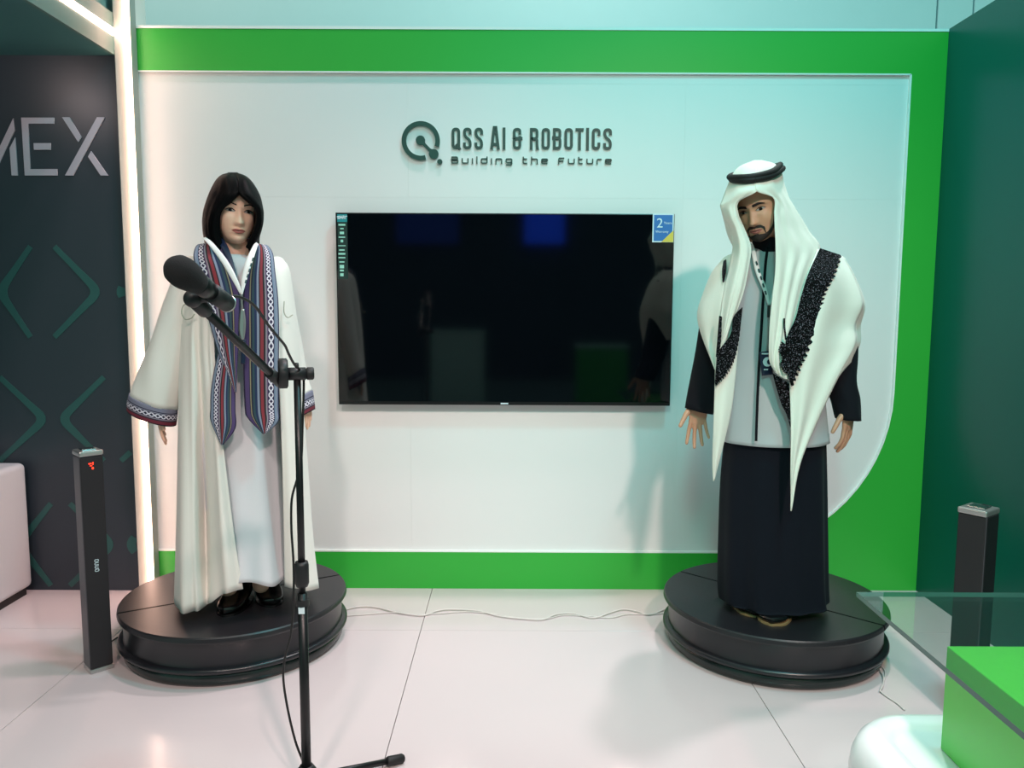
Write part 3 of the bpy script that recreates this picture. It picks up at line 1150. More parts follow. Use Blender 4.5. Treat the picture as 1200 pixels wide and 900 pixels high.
def strip_decal(bvh, M, pts, w, lift, name, material, parent, solid=0.0015):
    Mi = M.to_3x3().normalized()
    fwd = (Mi @ Vector((0, 1, 0))).normalized()
    c = catmull([(x, z, ww) for (x, z), ww in zip(pts, w)], 6)
    A = np.zeros((5, len(c), 3))
    for i in range(5):
        for j, (x, z, ww) in enumerate(c):
            zz = z + ww * (i / 4 - .5)
            hit = bvh.ray_cast(M @ Vector((x, .30, zz)), -fwd)
            p = hit[0] if hit[0] else M @ Vector((x, .08, zz))
            A[i, j] = p + fwd * lift
    return MB().grid(A).build(name, material, parent, True, solid=solid, off=0)

def face(bvh, M, parent, male):
    for s in (-1, 1):
        ex = .0325 * s
        hw, hu, hl = (.0150, .0036, .0036) if male else (.0160, .0050, .0040)
        al = [(ex + hw * math.cos(a), (hu if math.sin(a) > 0 else hl) * math.sin(a) - (.0012 if not male else 0.001) + .0012 * s * math.cos(a)) for a in
              [2 * math.pi * i / 20 for i in range(20)]]
        ey = decal(bvh, M, al, .0010, 'eye', 'eye_white', parent, .001)
        ic = [(ex + .0058 * math.cos(a), max(-.0046, min(.0042, .0058 * math.sin(a) - (.0012 if male else .0006)))) for a in [2 * math.pi * i / 16 for i in range(16)]]
        decal(bvh, M, ic, .0018, 'iris', 'eye_dark', ey, .001)
        lash = [(ex - hw * 1.1, -.0005 - .001 * s), (ex - hw * .5, .0046), (ex, .0062), (ex + hw * .5, .0050), (ex + hw * 1.1, -.0005 + .001 * s)]
        strip_decal(bvh, M, lash, [.002, .0035, .004, .0035, .002] if not male else [.001, .002, .0024, .002, .001], .0016, 'eyelid', 'brow', ey, .0012)
        if male:
            br = [(s * .011, .0170), (s * .023, .0195), (s * .036, .0210), (s * .050, .0160)]
            bw = [.0085, .0095, .0080, .003]
        else:
            br = [(s * .013, .0200), (s * .025, .0240), (s * .037, .0265), (s * .050, .0215)]
            bw = [.0040, .0042, .0034, .0012]
        strip_decal(bvh, M, br, bw, .0012, 'eyebrow', 'brow', parent)
    lm = 'lips_m' if male else 'lips_f'
    w = .024
    strip_decal(bvh, M, [(-w, -.0712), (-w * .5, -.0685), (0, -.0690), (w * .5, -.0685), (w, -.0712)], [.001, .0062, .0062, .0062, .001], .0008, 'upper_lip', lm, parent, .001)
    strip_decal(bvh, M, [(-w, -.0716), (-w * .5, -.0764), (0, -.0782), (w * .5, -.0764), (w, -.0716)], [.001, .0070, .0082, .0070, .001], .0008, 'lower_lip', lm, parent, .001)
    strip_decal(bvh, M, [(-w, -.0714), (0, -.0730), (w, -.0714)], [.0006, .0014, .0006], .0012, 'mouth_line', 'brow', parent, .0008)

# ------------------------------------------------------------------ long-haired figure in white
WB = Vector((P(288, 705, 3.05).x, 3.08, 0.2))
wom = thing('humanoid_robot', 'lifelike humanoid robot with black bobbed hair in white robe and striped scarf', 'humanoid robot', WB)
dW = -0.05
MW = head_matrix(P(275.5, 248, 3.10), 30, 4, -4, 1.03)
def PW(u, v, Y): return P(u, v, Y + dW)
body_w, bvh_w = figure_body('skin_f', wom, MW, False, PW(276, 303, 3.17), [PW(232, 322, 3.17), PW(322, 322, 3.17)],
                            [PW(212, 398, 3.17), PW(333, 400, 3.21)], [PW(187, 468, 3.13), PW(354, 455, 3.22)],
                            [PW(262, 470, 3.17), PW(302, 470, 3.17)], [PW(266, 590, 3.15), PW(304, 590, 3.15)],
                            [P(268, 690, 3.05), P(306, 685, 3.09)],
                            [dict(wrist=PW(186, 474, 3.13), d=(.05, -.02, -1), thumb=(.3, -1, 0), palm=(1, .3, 0), s=.82, curl=(6, 6, 6), spread=2, thumb_out=12),
                             dict(wrist=PW(357, 458, 3.22), d=(.16, -.03, -1), thumb=(-.2, -1, 0), palm=(-1, .2, 0), s=.80, curl=(5, 5, 4), spread=2, thumb_out=12)])
face(bvh_w, MW, wom, False)

# hair: bob with a centre parting, open round the face
hair_rows = [
    [(276, 202, 3.12), (271, 202, 3.12), (268, 202, 3.14), (269, 202, 3.17), (272, 202, 3.18), (276, 202, 3.17), (278, 202, 3.14), (277, 202, 3.12), (276, 202, 3.12)],
    [(278, 211, 3.05), (263, 208, 3.07), (255, 209, 3.14), (258, 207, 3.22), (272, 205, 3.26), (287, 207, 3.22), (293, 210, 3.14), (288, 209, 3.07), (279, 211, 3.05)],
    [(279, 225, 3.022), (263, 224, 3.03), (246, 224, 3.13), (252, 228, 3.25), (273, 228, 3.29), (296, 228, 3.25), (304.5, 228, 3.13), (294, 226, 3.035), (280, 225, 3.022)],
    [(268, 238, 3.022), (254, 241, 3.03), (239.5, 242, 3.13), (246, 245, 3.26), (273, 245, 3.3), (300, 245, 3.26), (308.5, 245, 3.13), (304, 241, 3.05), (294, 236.5, 3.028)],
    [(259.5, 250, 3.035), (250, 251, 3.03), (237.5, 252, 3.13), (244, 255, 3.26), (273, 255, 3.3), (301, 255, 3.26), (309, 254, 3.13), (306, 251, 3.06), (300.5, 248, 3.05)],
    [(258, 263, 3.045), (248, 263, 3.035), (237, 263, 3.13), (244, 265, 3.26), (273, 265, 3.3), (301, 265, 3.26), (308, 264, 3.13), (306, 263, 3.07), (301, 262, 3.06)],
    [(258.5, 277, 3.05), (250, 279, 3.04), (239, 277, 3.12), (244, 282, 3.26), (273, 285, 3.3), (300, 282, 3.26), (304, 279, 3.13), (300, 278, 3.075), (295, 277, 3.07)],
    [(262, 290, 3.055), (257, 293, 3.045), (249, 289, 3.08), (238, 297, 3.24), (274, 306, 3.29), (308, 298, 3.24), (299, 289, 3.14), (294, 293, 3.085), (288, 290, 3.08)],
]
A = surf(hair_rows, 8, 8, dy=dW + .012)
rng = np.random.RandomState(3)
st_n = rng.rand(A.shape[1]) - .5
A[:, :, 1] += (st_n * .004)[None, :]
MB().grid(A).build('hair', 'hair', wom, True, solid=.014, off=-1)

# inner dress
A = loft([(300, 258, 292, 3.15, .055), (306, 247, 305, 3.15, .075), (320, 232, 322, 3.16, .10), (360, 228, 328, 3.16, .125), (420, 232, 328, 3.16, .125),
          (480, 236, 330, 3.15, .13), (560, 246, 334, 3.14, .14), (630, 252, 340, 3.12, .145), (672, 254, 344, 3.11, .15)],
         n=120, fold=9, fold_amp=(0, .055), phase=.6, zmin=.225)
A[:, :, 1] += dW
R = A.shape[0]
for i in range(R):       # the hem swings up a little where the right foot shows
    t = max(0, (i / (R - 1) - .9) / .1)
    for j in range(A.shape[1]):
        A[i, j, 2] += t * .018 * (1 + math.sin(4 * 2 * math.pi * j / A.shape[1] + 2.2))
MB().grid(A, True).build('dress', 'dress_white', wom, True, solid=.004, label='white ankle-length dress')

# open robe
robe_rows = [
    [(262, 299, 3.08), (252, 298, 3.09), (243, 299, 3.11), (234, 301, 3.13), (225, 305, 3.17), (236, 305, 3.25), (275, 300, 3.27), (314, 305, 3.25), (328, 304, 3.18), (317, 301, 3.12), (300, 299, 3.09)],
    [(258, 318, 3.03), (247, 316, 3.04), (236, 316, 3.06), (225, 315, 3.09), (214, 315, 3.16), (230, 320, 3.29), (276, 318, 3.31), (322, 320, 3.29), (338, 314, 3.17), (326, 316, 3.08), (308, 318, 3.03)],
    [(254, 350, 3.00), (244, 350, 3.01), (233, 350, 3.03), (222, 350, 3.06), (212, 350, 3.16), (228, 352, 3.31), (277, 352, 3.33), (326, 352, 3.31), (344, 350, 3.18), (332, 350, 3.06), (318, 350, 3.01)],
    [(251, 400, 2.99), (243, 400, 2.99), (232, 400, 3.02), (221, 400, 3.02), (210, 400, 3.14), (226, 402, 3.31), (278, 402, 3.34), (330, 402, 3.32), (350, 400, 3.19), (337, 400, 3.05), (324, 400, 3.01)],
    [(256, 470, 2.985), (247, 470, 2.975), (236, 470, 3.02), (222, 470, 2.99), (209, 470, 3.10), (224, 472, 3.31), (281, 472, 3.36), (334, 472, 3.33), (354, 470, 3.18), (341, 470, 3.04), (328, 470, 3.00)],
    [(265, 550, 2.97), (252, 550, 2.955), (239, 550, 3.05), (224, 550, 2.965), (208.5, 550, 3.06), (222, 552, 3.32), (285, 552, 3.38), (340, 552, 3.34), (360, 550, 3.17), (346, 550, 3.03), (331, 550, 3.01)],
    [(275, 630, 2.96), (257, 630, 2.935), (241.5, 630, 3.06), (225, 630, 2.945), (208, 630, 3.03), (220, 632, 3.33), (288, 632, 3.40), (346, 632, 3.35), (366, 630, 3.16), (350, 630, 3.02), (333, 630, 3.02)],
    [(285, 690, 2.965), (263, 696, 2.935), (244, 708, 2.985), (227, 717, 2.945), (208, 713, 2.985), (215, 677, 3.30), (290, 665, 3.40), (352, 672, 3.32), (373, 689, 3.14), (354, 691, 3.03), (334, 687, 3.04)],
]
A = surf(robe_rows, 9, 8, dy=dW)
A = ripple(A, 11, .001, .011, .4, 1, 1.2)
A[:, :, 2] = np.maximum(A[:, :, 2], .208)
robe = MB().grid(A).build('robe', 'robe_white', wom, True, solid=.005, label='open ankle-length off-white robe')
A = sleeve([(243, 304, 262, 322, 3.16, .04), (222, 304, 254, 331, 3.17, .075), (206, 342, 247, 362, 3.165, .09), (191, 385, 238, 402, 3.155, .095), (175, 427, 224, 442, 3.14, .09), (162, 459, 212, 478, 3.13, .082)], wob=.03)
A[:, :, 1] += dW
MB().grid(A, True).build('sleeve', 'robe_white', robe, True, solid=.005)
A2 = sleeve([(161.5, 458, 212, 477.5, 3.13, .084), (159, 468, 211.5, 487, 3.13, .083), (158.5, 477, 210.5, 497, 3.13, .080)], n=48)
A2[:, :, 1] += dW
MB().grid(A2, True, uv=lambda s, t: (t, s)).build('cuff_band', 'cuff_stripes', robe, True, solid=.005)
A = sleeve([(300, 320, 318, 304, 3.16, .04), (312, 331, 336, 306, 3.17, .075), (318, 366, 346, 350, 3.2, .085), (325, 406, 355, 398, 3.22, .085), (335, 446, 362, 437, 3.22, .078), (342, 474, 368, 457, 3.22, .07)], wob=.03)
A[:, :, 1] += dW
MB().grid(A, True).build('sleeve', 'robe_white', robe, True, solid=.005)
A2 = sleeve([(342, 474, 368.5, 456, 3.22, .072), (343, 484, 370.5, 468, 3.22, .072), (344, 493, 371.5, 478, 3.22, .069)], n=48)
A2[:, :, 1] += dW
MB().grid(A2, True, uv=lambda s, t: (t, s)).build('cuff_band', 'cuff_stripes', robe, True, solid=.005)
def loop(cpts, r_, name, material, parent, dy=0.0, n=8, closed=False, sub=8):
    pts = catmull([list(P(u, v, Y + dy)) for u, v, Y in cpts], sub, closed)
    if closed:
        pts = np.vstack([pts, pts[:1]])
    return MB().tube(pts.tolist(), r_, n, caps=not closed).build(name, material, parent, True)
loop([(222, 355, 3.00), (215, 358, 3.01), (213, 367, 3.00), (217, 374, 2.99), (224, 373, 2.98), (228, 368, 2.98)], .0022, 'embroidery', 'embroidery', robe, dW + .02, 6)
loop([(333, 353, 3.02), (333, 366, 3.01), (337, 372, 3.01), (343, 369, 3.03)], .002, 'embroidery', 'embroidery', robe, dW + .01, 6)

# scarf: (outer u, inner u) along the length of each hanging end
def scarf_panel(mb, rows, uv0, uv1, flip=False, bow=.016):
    rr = []
    for (ua, va, ub, vb, Y) in rows:
        rr.append([(ua, va, Y + bow * .5), (ua * .72 + ub * .28, va * .72 + vb * .28, Y - bow * .25), (ua * .36 + ub * .64, va * .36 + vb * .64, Y - bow * .4), (ub, vb, Y)])
    A = surf(rr, 5, 6, dy=dW)
    mb.grid(A, uv=(lambda s, t: ((1 - s) if flip else s, uv0 + (uv1 - uv0) * t)))
mb = MB()
scarf_panel(mb, [(245, 288, 262, 281, 3.20), (232, 287, 258, 284, 3.10), (227, 298, 266, 301, 3.035), (229, 312, 273, 316, 3.005), (236, 343, 281, 344, 2.985), (245, 376, 281, 374, 2.965), (257, 415, 279, 418, 2.96), (271, 448, 277, 449, 2.955), (275.5, 460, 276.5, 460, 2.955)], 0, .62)
scarf_panel(mb, [(258, 408, 277, 410, 2.978), (252, 430, 276.5, 432, 2.968), (247.5, 458, 276, 458, 2.958), (247, 478, 276, 480, 2.948), (247.5, 494, 276, 502, 2.94), (259.5, 521.5, 261.5, 521, 2.938)], .55, 1.0)
scarf_panel(mb, [(303, 288, 288, 283, 3.20), (313, 288, 296, 287, 3.10), (320, 298, 292, 305, 3.035), (322.5, 318, 287.5, 322, 3.005), (326, 350, 285, 352, 2.985), (327, 390, 285, 390, 2.965), (326.5, 440, 285.5, 440, 2.955), (326.5, 478, 287, 478, 2.95), (326, 494, 290.5, 490, 2.945), (311, 508, 308.5, 508.5, 2.94)], 0, 1.0)
nb = [[(245, 288, 3.20), (250, 287, 3.24), (262, 286, 3.27), (275, 286, 3.28), (290, 286, 3.27), (299, 287, 3.24), (303, 288, 3.20)],
      [(256, 275, 3.20), (259, 275, 3.23), (266, 275, 3.25), (275, 275, 3.255), (285, 275, 3.25), (291, 275, 3.23), (294, 276, 3.20)]]
mb.grid(surf(nb, 5, 6, dy=dW), uv=lambda s, t: (t, s * .4))
mb.build('scarf', 'scarf_stripes', wom, True, solid=.004, label='long woven scarf striped navy, red, grey and purple')
# inner fold of the scarf beside the neck
mb = MB()
scarf_panel(mb, [(256, 279, 261, 279, 3.10), (259, 290, 268, 291, 3.05), (268, 309, 275, 312, 3.02), (279, 338, 281, 340, 2.995)], 0, .3, bow=.004)
mb.build('scarf_fold', 'badge_navy', wom, True, solid=.003)

# lanyard
def strap(parent, rows, name, material, dy=0.0, solid=.0015):
    A = surf([[(ua, va, Y), (ub, vb, Y - .002)] for ua, va, ub, vb, Y in rows], 3, 6, dy=dy)
    return MB().grid(A).build(name, material, parent, True, solid=solid)
lan = strap(wom, [(237, 279, 241, 278, 3.07), (243, 285, 250, 285, 3.00), (258, 305, 267, 306, 2.965), (272, 328, 279, 329, 2.945), (281.5, 345, 284, 345, 2.935)], 'lanyard', 'lanyard_white', dW)
strap(lan, [(303, 286, 300, 284, 3.06), (301, 291, 296, 289, 3.01), (296, 307, 288, 306, 2.965), (289.5, 327, 283, 327, 2.945), (284.5, 345, 282.5, 345, 2.935)], 'lanyard_strap', 'lanyard_white', dW)
for k in range(5):
    t = .18 + .13 * k
    u, v = 299.5 + (284 - 299.5) * t, 293 + 50 * t
    strap(lan, [(u + .9, v, u - .9, v - .4, 2.952 - .012 * k + .04 * (1 - t)), (u - .3, v + 4, u - 2.1, v + 3.6, 2.948 - .012 * k + .04 * (1 - t))], 'lanyard_print', 'lanyard_print', dW - .024)
loop([(283.3, 344, 2.93), (283, 352, 2.93), (284, 362, 2.935)], .004, 'lanyard_clip', 'silver', lan, dW)
strap(lan, [(282, 362, 286, 362, 2.93), (280, 376, 288, 376, 2.93), (280, 388, 287.5, 388, 2.93), (283, 398, 286, 398, 2.93)], 'card_sleeve', 'silver', dW, .003)
strap(lan, [(283, 398, 288, 398, 2.93), (282.5, 412, 288, 412, 2.93), (282.5, 427, 287, 427, 2.93)], 'badge', 'badge_navy', dW, .003)

# shoes
def shoe(parent, heel, toe, w, h, material, sole=None):
    heel, toe = Vector(heel), Vector(toe)
    d = toe - heel
    L = d.length
    d.normalize()
    s = Vector((d.y, -d.x, 0))
    n, m = 20, 14
    A = np.zeros((m, n, 3))
    for i in range(m):
        t = i / (m - 1)
        ww = w * (0.78 + .32 * math.sin(math.pi * min(1, t * 1.05) ** 1.2)) * (max(0.0, 1 - ((t - .8) / .2) ** 2) ** .5 if t > .8 else 1) * (max(.05, 1 - ((.1 - t) / .1) ** 2) ** .5 if t < .1 else 1)
        hh = h * (1 - .62 * min(1, t * 1.25) ** 1.2)
        for j in range(n):
            a = 2 * math.pi * j / n
            zz = .5 + .5 * math.sin(a)
            A[i, j] = heel + d * (t * L) + s * (ww / 2 * math.copysign(abs(math.cos(a)) ** .7, math.cos(a))) + Vector((0, 0, .007 + hh * zz ** .8))
    mb = MB().grid(A, True)
    o = mb.build('shoe', material, parent, True)
    B = []
    for sgn, rng_ in ((1, range(m)), (-1, range(m - 1, -1, -1))):
        for i in rng_:
            t = i / (m - 1)
            ww = w * 1.04 * (0.78 + .32 * math.sin(math.pi * min(1, t * 1.05) ** 1.2)) * (max(0.02, 1 - ((t - .8) / .2) ** 2) ** .5 if t > .8 else 1) * (max(.05, 1 - ((.1 - t) / .1) ** 2) ** .5 if t < .1 else 1)
            p = heel + d * (t * L) + s * (sgn * ww / 2)
            B.append((p.x, p.y))
    nb_ = len(B)
    mb = MB()
    mb.add([(x, y, heel.z + .0005) for x, y in B] + [(x, y, heel.z + .009) for x, y in B],
           [tuple(range(nb_)), tuple(range(2 * nb_ - 1, nb_ - 1, -1))] + [(i, (i + 1) % nb_, nb_ + (i + 1) % nb_, nb_ + i) for i in range(nb_)])
    mb.build('sole', sole or material, o)
    return o
g = G(264, 723.5, .2)
shoe(wom, (g.x + .005, g.y + .22, .2), (g.x - .005, g.y, .2), .098, .085, 'shoe_black')
g = G(321, 712, .2)
shoe(wom, (g.x - .10, g.y + .19, .2), (g.x, g.y, .2), .095, .085, 'shoe_black')

# ------------------------------------------------------------------ figure in the white headscarf
MBs = Vector((P(910, 715, 3.05).x, 3.07, 0.2))
man = thing('humanoid_robot', 'lifelike bearded humanoid robot in white headscarf, grey vest and black robe', 'humanoid robot', MBs)
MM = head_matrix(P(889.5, 242.0, 3.01), -36, 17, 10, 1.03)
body_m, bvh_m = figure_body('skin_m', man, MM, True, P(896, 302, 3.11), [P(853, 328, 3.13), P(958, 328, 3.13)],
                            [P(836, 408, 3.14), P(984, 412, 3.14)], [P(818, 472, 3.09), P(993, 478, 3.06)],
                            [P(886, 470, 3.11), P(930, 470, 3.11)], [P(890, 590, 3.09), P(930, 590, 3.09)],
                            [P(893, 690, 3.04), P(925, 695, 3.0)],
                            [dict(wrist=P(818.5, 470, 3.09), d=(-.03, -.08, -1), thumb=(-1, -.1, 0), palm=(0, -1, 0), s=.96, curl=(4, 8, 8), spread=7, thumb_out=40, each=(-3, 0, 3, 5)),
                             dict(wrist=P(994.5, 476, 3.06), d=(-.02, -.06, -1), thumb=(-.75, -.66, 0), palm=(-.75, .66, 0), s=.98, curl=(6, 18, 16), spread=3, thumb_out=42)])
face(bvh_m, MM, man, True)
# beard and moustache
w = .030
strip_decal(bvh_m, MM, [(-.033, -.070), (-w * .75, -.0600), (-.010, -.0585), (0, -.0600), (.010, -.0585), (w * .75, -.0600), (.033, -.070)], [.010, .010, .0085, .006, .0085, .010, .010], .0012, 'moustache', 'beard', man)
for s in (-1, 1):
    strip_decal(bvh_m, MM, [(s * .0275, -.068), (s * .0310, -.078), (s * .0290, -.088)], [.014, .020, .022], .0014, 'beard_side', 'beard', man)
    strip_decal(bvh_m, MM, [(s * .028, -.098), (s * .042, -.088), (s * .055, -.070), (s * .063, -.045), (s * .067, -.015)], [.016, .013, .011, .011, .012], .0012, 'beard_jaw', 'beard', man)
strip_decal(bvh_m, MM, [(-.031, -.097), (-.015, -.100), (0, -.100), (.015, -.100), (.031, -.097)], [.014, .024, .028, .024, .014], .0014, 'beard_chin', 'beard', man)
decal(bvh_m, MM, [(-.008, -.0845), (.008, -.0845), (.007, -.092), (-.007, -.092)], .0014, 'beard_tuft', 'beard', man)

# vest, collar, zip, sleeves, long robe
VL = [(290, 882, 914, 3.07, .058), (297, 868, 930, 3.085, .075), (308, 853, 955, 3.11, .10), (325, 845, 967, 3.12, .122), (350, 843, 969, 3.12, .132), (400, 848, 964, 3.11, .137),
      (450, 850, 963, 3.1, .137), (490, 849, 966, 3.09, .142), (517, 849, 969, 3.085, .147)]
VK = catmull(VL, 10)
def vest_front(u, v, out=.004):
    i = int(np.argmin(np.abs(VK[:, 0] - v)))
    _, uL, uR, Y, hd = VK[i]
    k = max(0.0, 1 - ((u - (uL + uR) / 2) / ((uR - uL) / 2)) ** 2)
    return Y - hd * math.sqrt(k) - out
A = loft(VL, n=96, fold=7, fold_amp=(0, .018), phase=.3)
vest = MB().grid(A, True).build('vest', 'vest_grey', man, True, solid=.006, label='light grey zip-up vest')
A = loft([(279.5, 883, 913, 3.045, .054), (287, 881, 916, 3.06, .060), (296, 879, 919, 3.07, .064)], n=48)
MB().grid(A, True).build('collar', 'navy_cloth', vest, True, solid=.005)
zl_ = [(899.5, 290), (897, 310), (895, 340), (892.5, 380), (890, 420), (888, 460), (886.5, 500), (886, 517)]
A = surf([[(u - 1.2, v, vest_front(u, v, .006)), (u, v, vest_front(u, v, .010)), (u + 1.2, v, vest_front(u, v, .006))] for u, v in zl_], 3, 6)
MB().grid(A).build('zip', 'navy_cloth', vest, True, solid=.003)
for rings in ([(836, 318, 870, 332, 3.13, .07), (825, 362, 862, 374, 3.14, .068), (818, 398, 856, 410, 3.14, .064), (811, 440, 847, 447, 3.12, .06), (803.5, 478, 834, 485, 3.09, .055)],
              [(946, 332, 982, 318, 3.13, .07), (955, 375, 996, 365, 3.14, .068), (963, 410, 1003, 405, 3.14, .066), (969, 448, 1002, 445, 3.1, .06), (975, 470, 1005.5, 467, 3.08, .057), (981, 490.5, 1007.5, 492, 3.06, .053)]):
    MB().grid(sleeve(rings, wob=.035), True).build('sleeve', 'navy_cloth', man, True, solid=.005)
A = loft([(505, 852, 965, 3.095, .135), (560, 847, 966, 3.09, .14), (620, 845, 966.5, 3.085, .15), (680, 844, 967, 3.08, .162), (708, 846, 968, 3.07, .172)],
         n=140, fold=10, fold_amp=(.018, .06), phase=.2, zmin=.234)
MB().grid(A, True).build('long_robe', 'thobe_dark', man, True, solid=.004, label='black ankle-length robe')

# headscarf
veil = [
    [(888, 188, 2.99), (886, 188, 3.00), (884, 188, 3.02), (886, 188, 3.05), (889, 188, 3.06), (892, 188, 3.05), (893, 188, 3.02), (891, 188, 3.00), (888, 188, 2.99)],
    [(887, 195.5, 2.925), (875, 195, 2.95), (866, 196, 3.02), (873, 194, 3.09), (889, 191, 3.11), (903, 191, 3.09), (909, 193, 3.02), (900, 194.5, 2.95), (887, 195.5, 2.925)],
    [(886, 210.5, 2.890), (868, 211.5, 2.92), (857, 208, 3.01), (866, 204, 3.11), (889, 201, 3.15), (909, 198, 3.11), (915.5, 201, 3.02), (903, 208, 2.925), (886, 210.5, 2.890)],
    [(887, 224, 2.868), (867, 225, 2.882), (846, 236, 2.97), (855, 238, 3.13), (892, 234, 3.18), (922, 232, 3.14), (921, 225, 3.03), (906, 220, 2.915), (887, 224, 2.868)],
    [(866, 236, 2.893), (857, 240, 2.905), (844.5, 242, 2.96), (852, 252, 3.12), (893, 252, 3.21), (926, 250, 3.16), (933, 246, 3.05), (917, 240, 2.955), (906.5, 232, 2.91)],
    [(865.5, 251, 2.91), (858, 254, 2.895), (849, 255, 2.96), (853, 262, 3.12), (895, 262, 3.22), (931, 262, 3.17), (940, 257, 3.065), (919, 253, 2.95), (907.5, 250, 2.905)],
    [(872, 267, 2.92), (864, 269, 2.895), (856.5, 270, 2.96), (856, 277, 3.13), (897, 278, 3.23), (938, 277, 3.19), (948, 271, 3.08), (922, 268, 2.95), (908, 266, 2.895)],
    [(880, 289, 2.915), (869, 290, 2.89), (859, 288, 2.96), (866, 297, 3.13), (900, 299, 3.25), (956, 300, 3.21), (961, 291, 3.10), (930, 292, 2.95), (909, 288, 2.885)],
]
mb = MB()
left_rows = [r[0:3] for r in veil] + [
    [(878, 310, 2.905), (867, 311, 2.885), (855, 310, 2.95)],
    [(873, 337, 2.90), (861, 338, 2.88), (848, 341, 2.94)],
    [(867, 356, 2.90), (856, 360, 2.885), (844.5, 368, 2.925)],
    [(856, 385, 2.91), (849, 392, 2.895), (842, 400, 2.915)],
    [(846, 415, 2.92), (842, 420, 2.905), (839, 425, 2.915)]]
mb.grid(ripple(surf(left_rows, 9, 8), 2.5, 0, .007, 1))
right_rows = [r[6:9][::-1] for r in veil] + [
    [(908.5, 318, 2.875), (926, 320, 2.91), (949, 320, 3.00)],
    [(905, 348, 2.87), (921, 349, 2.89), (940, 347, 2.95)],
    [(902, 380, 2.87), (917, 380, 2.88), (932, 376, 2.92)],
    [(901, 408, 2.875), (912, 410, 2.875), (926, 405, 2.905)],
    [(902, 424, 2.88), (912, 430, 2.875), (925, 430, 2.90)],
    [(908, 436, 2.885), (916, 442, 2.88), (925.5, 446, 2.895)]]
mb.grid(ripple(surf(right_rows, 10, 8), 3.0, 0, .009, 2.0, wob=.8))
back_rows = [r[2:7] for r in veil]
mb.grid(ripple(surf(back_rows, 9, 8), 5, 0, .006, .3))
# cloth over the shoulder, image left
A = surf([[(872, 297, 2.98), (862, 297, 3.02), (852, 300, 3.09), (852, 304, 3.20), (900, 303, 3.26)],
          [(866, 322, 2.945), (852, 320, 2.96), (836, 318, 3.07), (842, 322, 3.23), (895, 322, 3.28)],
          [(862, 350, 2.925), (844, 348, 2.945), (824, 346, 3.07), (834, 350, 3.25), (890, 352, 3.29)],
          [(856, 378, 2.925), (840, 376, 2.94), (818, 369, 3.06), (830, 372, 3.26), (888, 380, 3.29)],
          [(850, 408, 2.93), (839, 404, 2.945), (823, 394, 3.03), (834, 392, 3.25), (888, 402, 3.29)],
          [(845, 432, 2.935), (840, 433, 2.945), (837.5, 431, 2.97), (845, 412, 3.22), (890, 420, 3.28)]], 8, 8)
mb.grid(ripple(A, 4, 0, .007, .5))
# tail below, image left
A = surf([[(869, 364, 2.93), (856, 372, 2.92), (842, 380, 2.93)], [(865, 405, 2.93), (852, 412, 2.915), (838.5, 420, 2.925)],
          [(862, 440, 2.925), (850, 445, 2.905), (837.5, 455, 2.92)], [(857.5, 478, 2.92), (847, 482, 2.90), (836.5, 486, 2.915)],
          [(850, 512, 2.915), (842.5, 515, 2.90), (835.5, 517, 2.915)], [(842, 543, 2.915), (838.5, 544, 2.905), (835, 545, 2.915)], [(837, 563, 2.915), (836.5, 563.5, 2.913), (836, 564, 2.915)]], 7, 7)
mb.grid(A)
# cloth over the shoulder, image right, running down to the long tail
sh = [[(958, 292, 3.06), (972, 295, 3.09), (988, 301, 3.16), (982, 303, 3.25), (900, 303, 3.265)],
      [(947, 320, 2.965), (974, 322, 3.00), (1001, 324, 3.12), (995, 330, 3.28), (905, 330, 3.29)],
      [(938, 350, 2.925), (971, 352, 2.965), (1012, 355, 3.09), (1004, 358, 3.30), (908, 360, 3.30)],
      [(930, 382, 2.905), (964, 384, 2.935), (1003, 380, 3.06), (1001, 382, 3.29), (910, 385, 3.30)],
      [(924, 412, 2.895), (960, 412, 2.915), (1003, 404, 3.02), (1001, 400, 3.26), (912, 410, 3.30)],
      [(925.5, 452, 2.89), (951, 450, 2.895), (983, 441, 2.95), (1000, 412, 3.18), (915, 430, 3.29)]]
front = [r[:3] for r in sh] + [[(927, 500, 2.875), (941, 501, 2.875), (956, 498, 2.905)], [(926.5, 550, 2.865), (931, 550, 2.862), (937, 546, 2.87)],
                               [(926.5, 598, 2.86), (927, 599, 2.859), (927.5, 598, 2.86)]]
A = surf(front, 10, 8)
k = np.linspace(0, 1, A.shape[0])[:, None]
s_ = np.linspace(0, 1, A.shape[1])[None, :]
A[:, :, 1] += .010 * np.sin(2 * math.pi * 1.5 * s_ + 2.5 * k) * np.minimum(1, np.minimum(s_, 1 - s_) * 6) * np.clip(np.minimum(k, 1 - k) * 4, 0, 1)
mb.grid(A)
mb.grid(surf([r[2:] for r in sh], 8, 8))
mb.build('headscarf', 'ghutra_white', man, True, solid=.003, label='white headscarf draped over the shoulders with long tails')

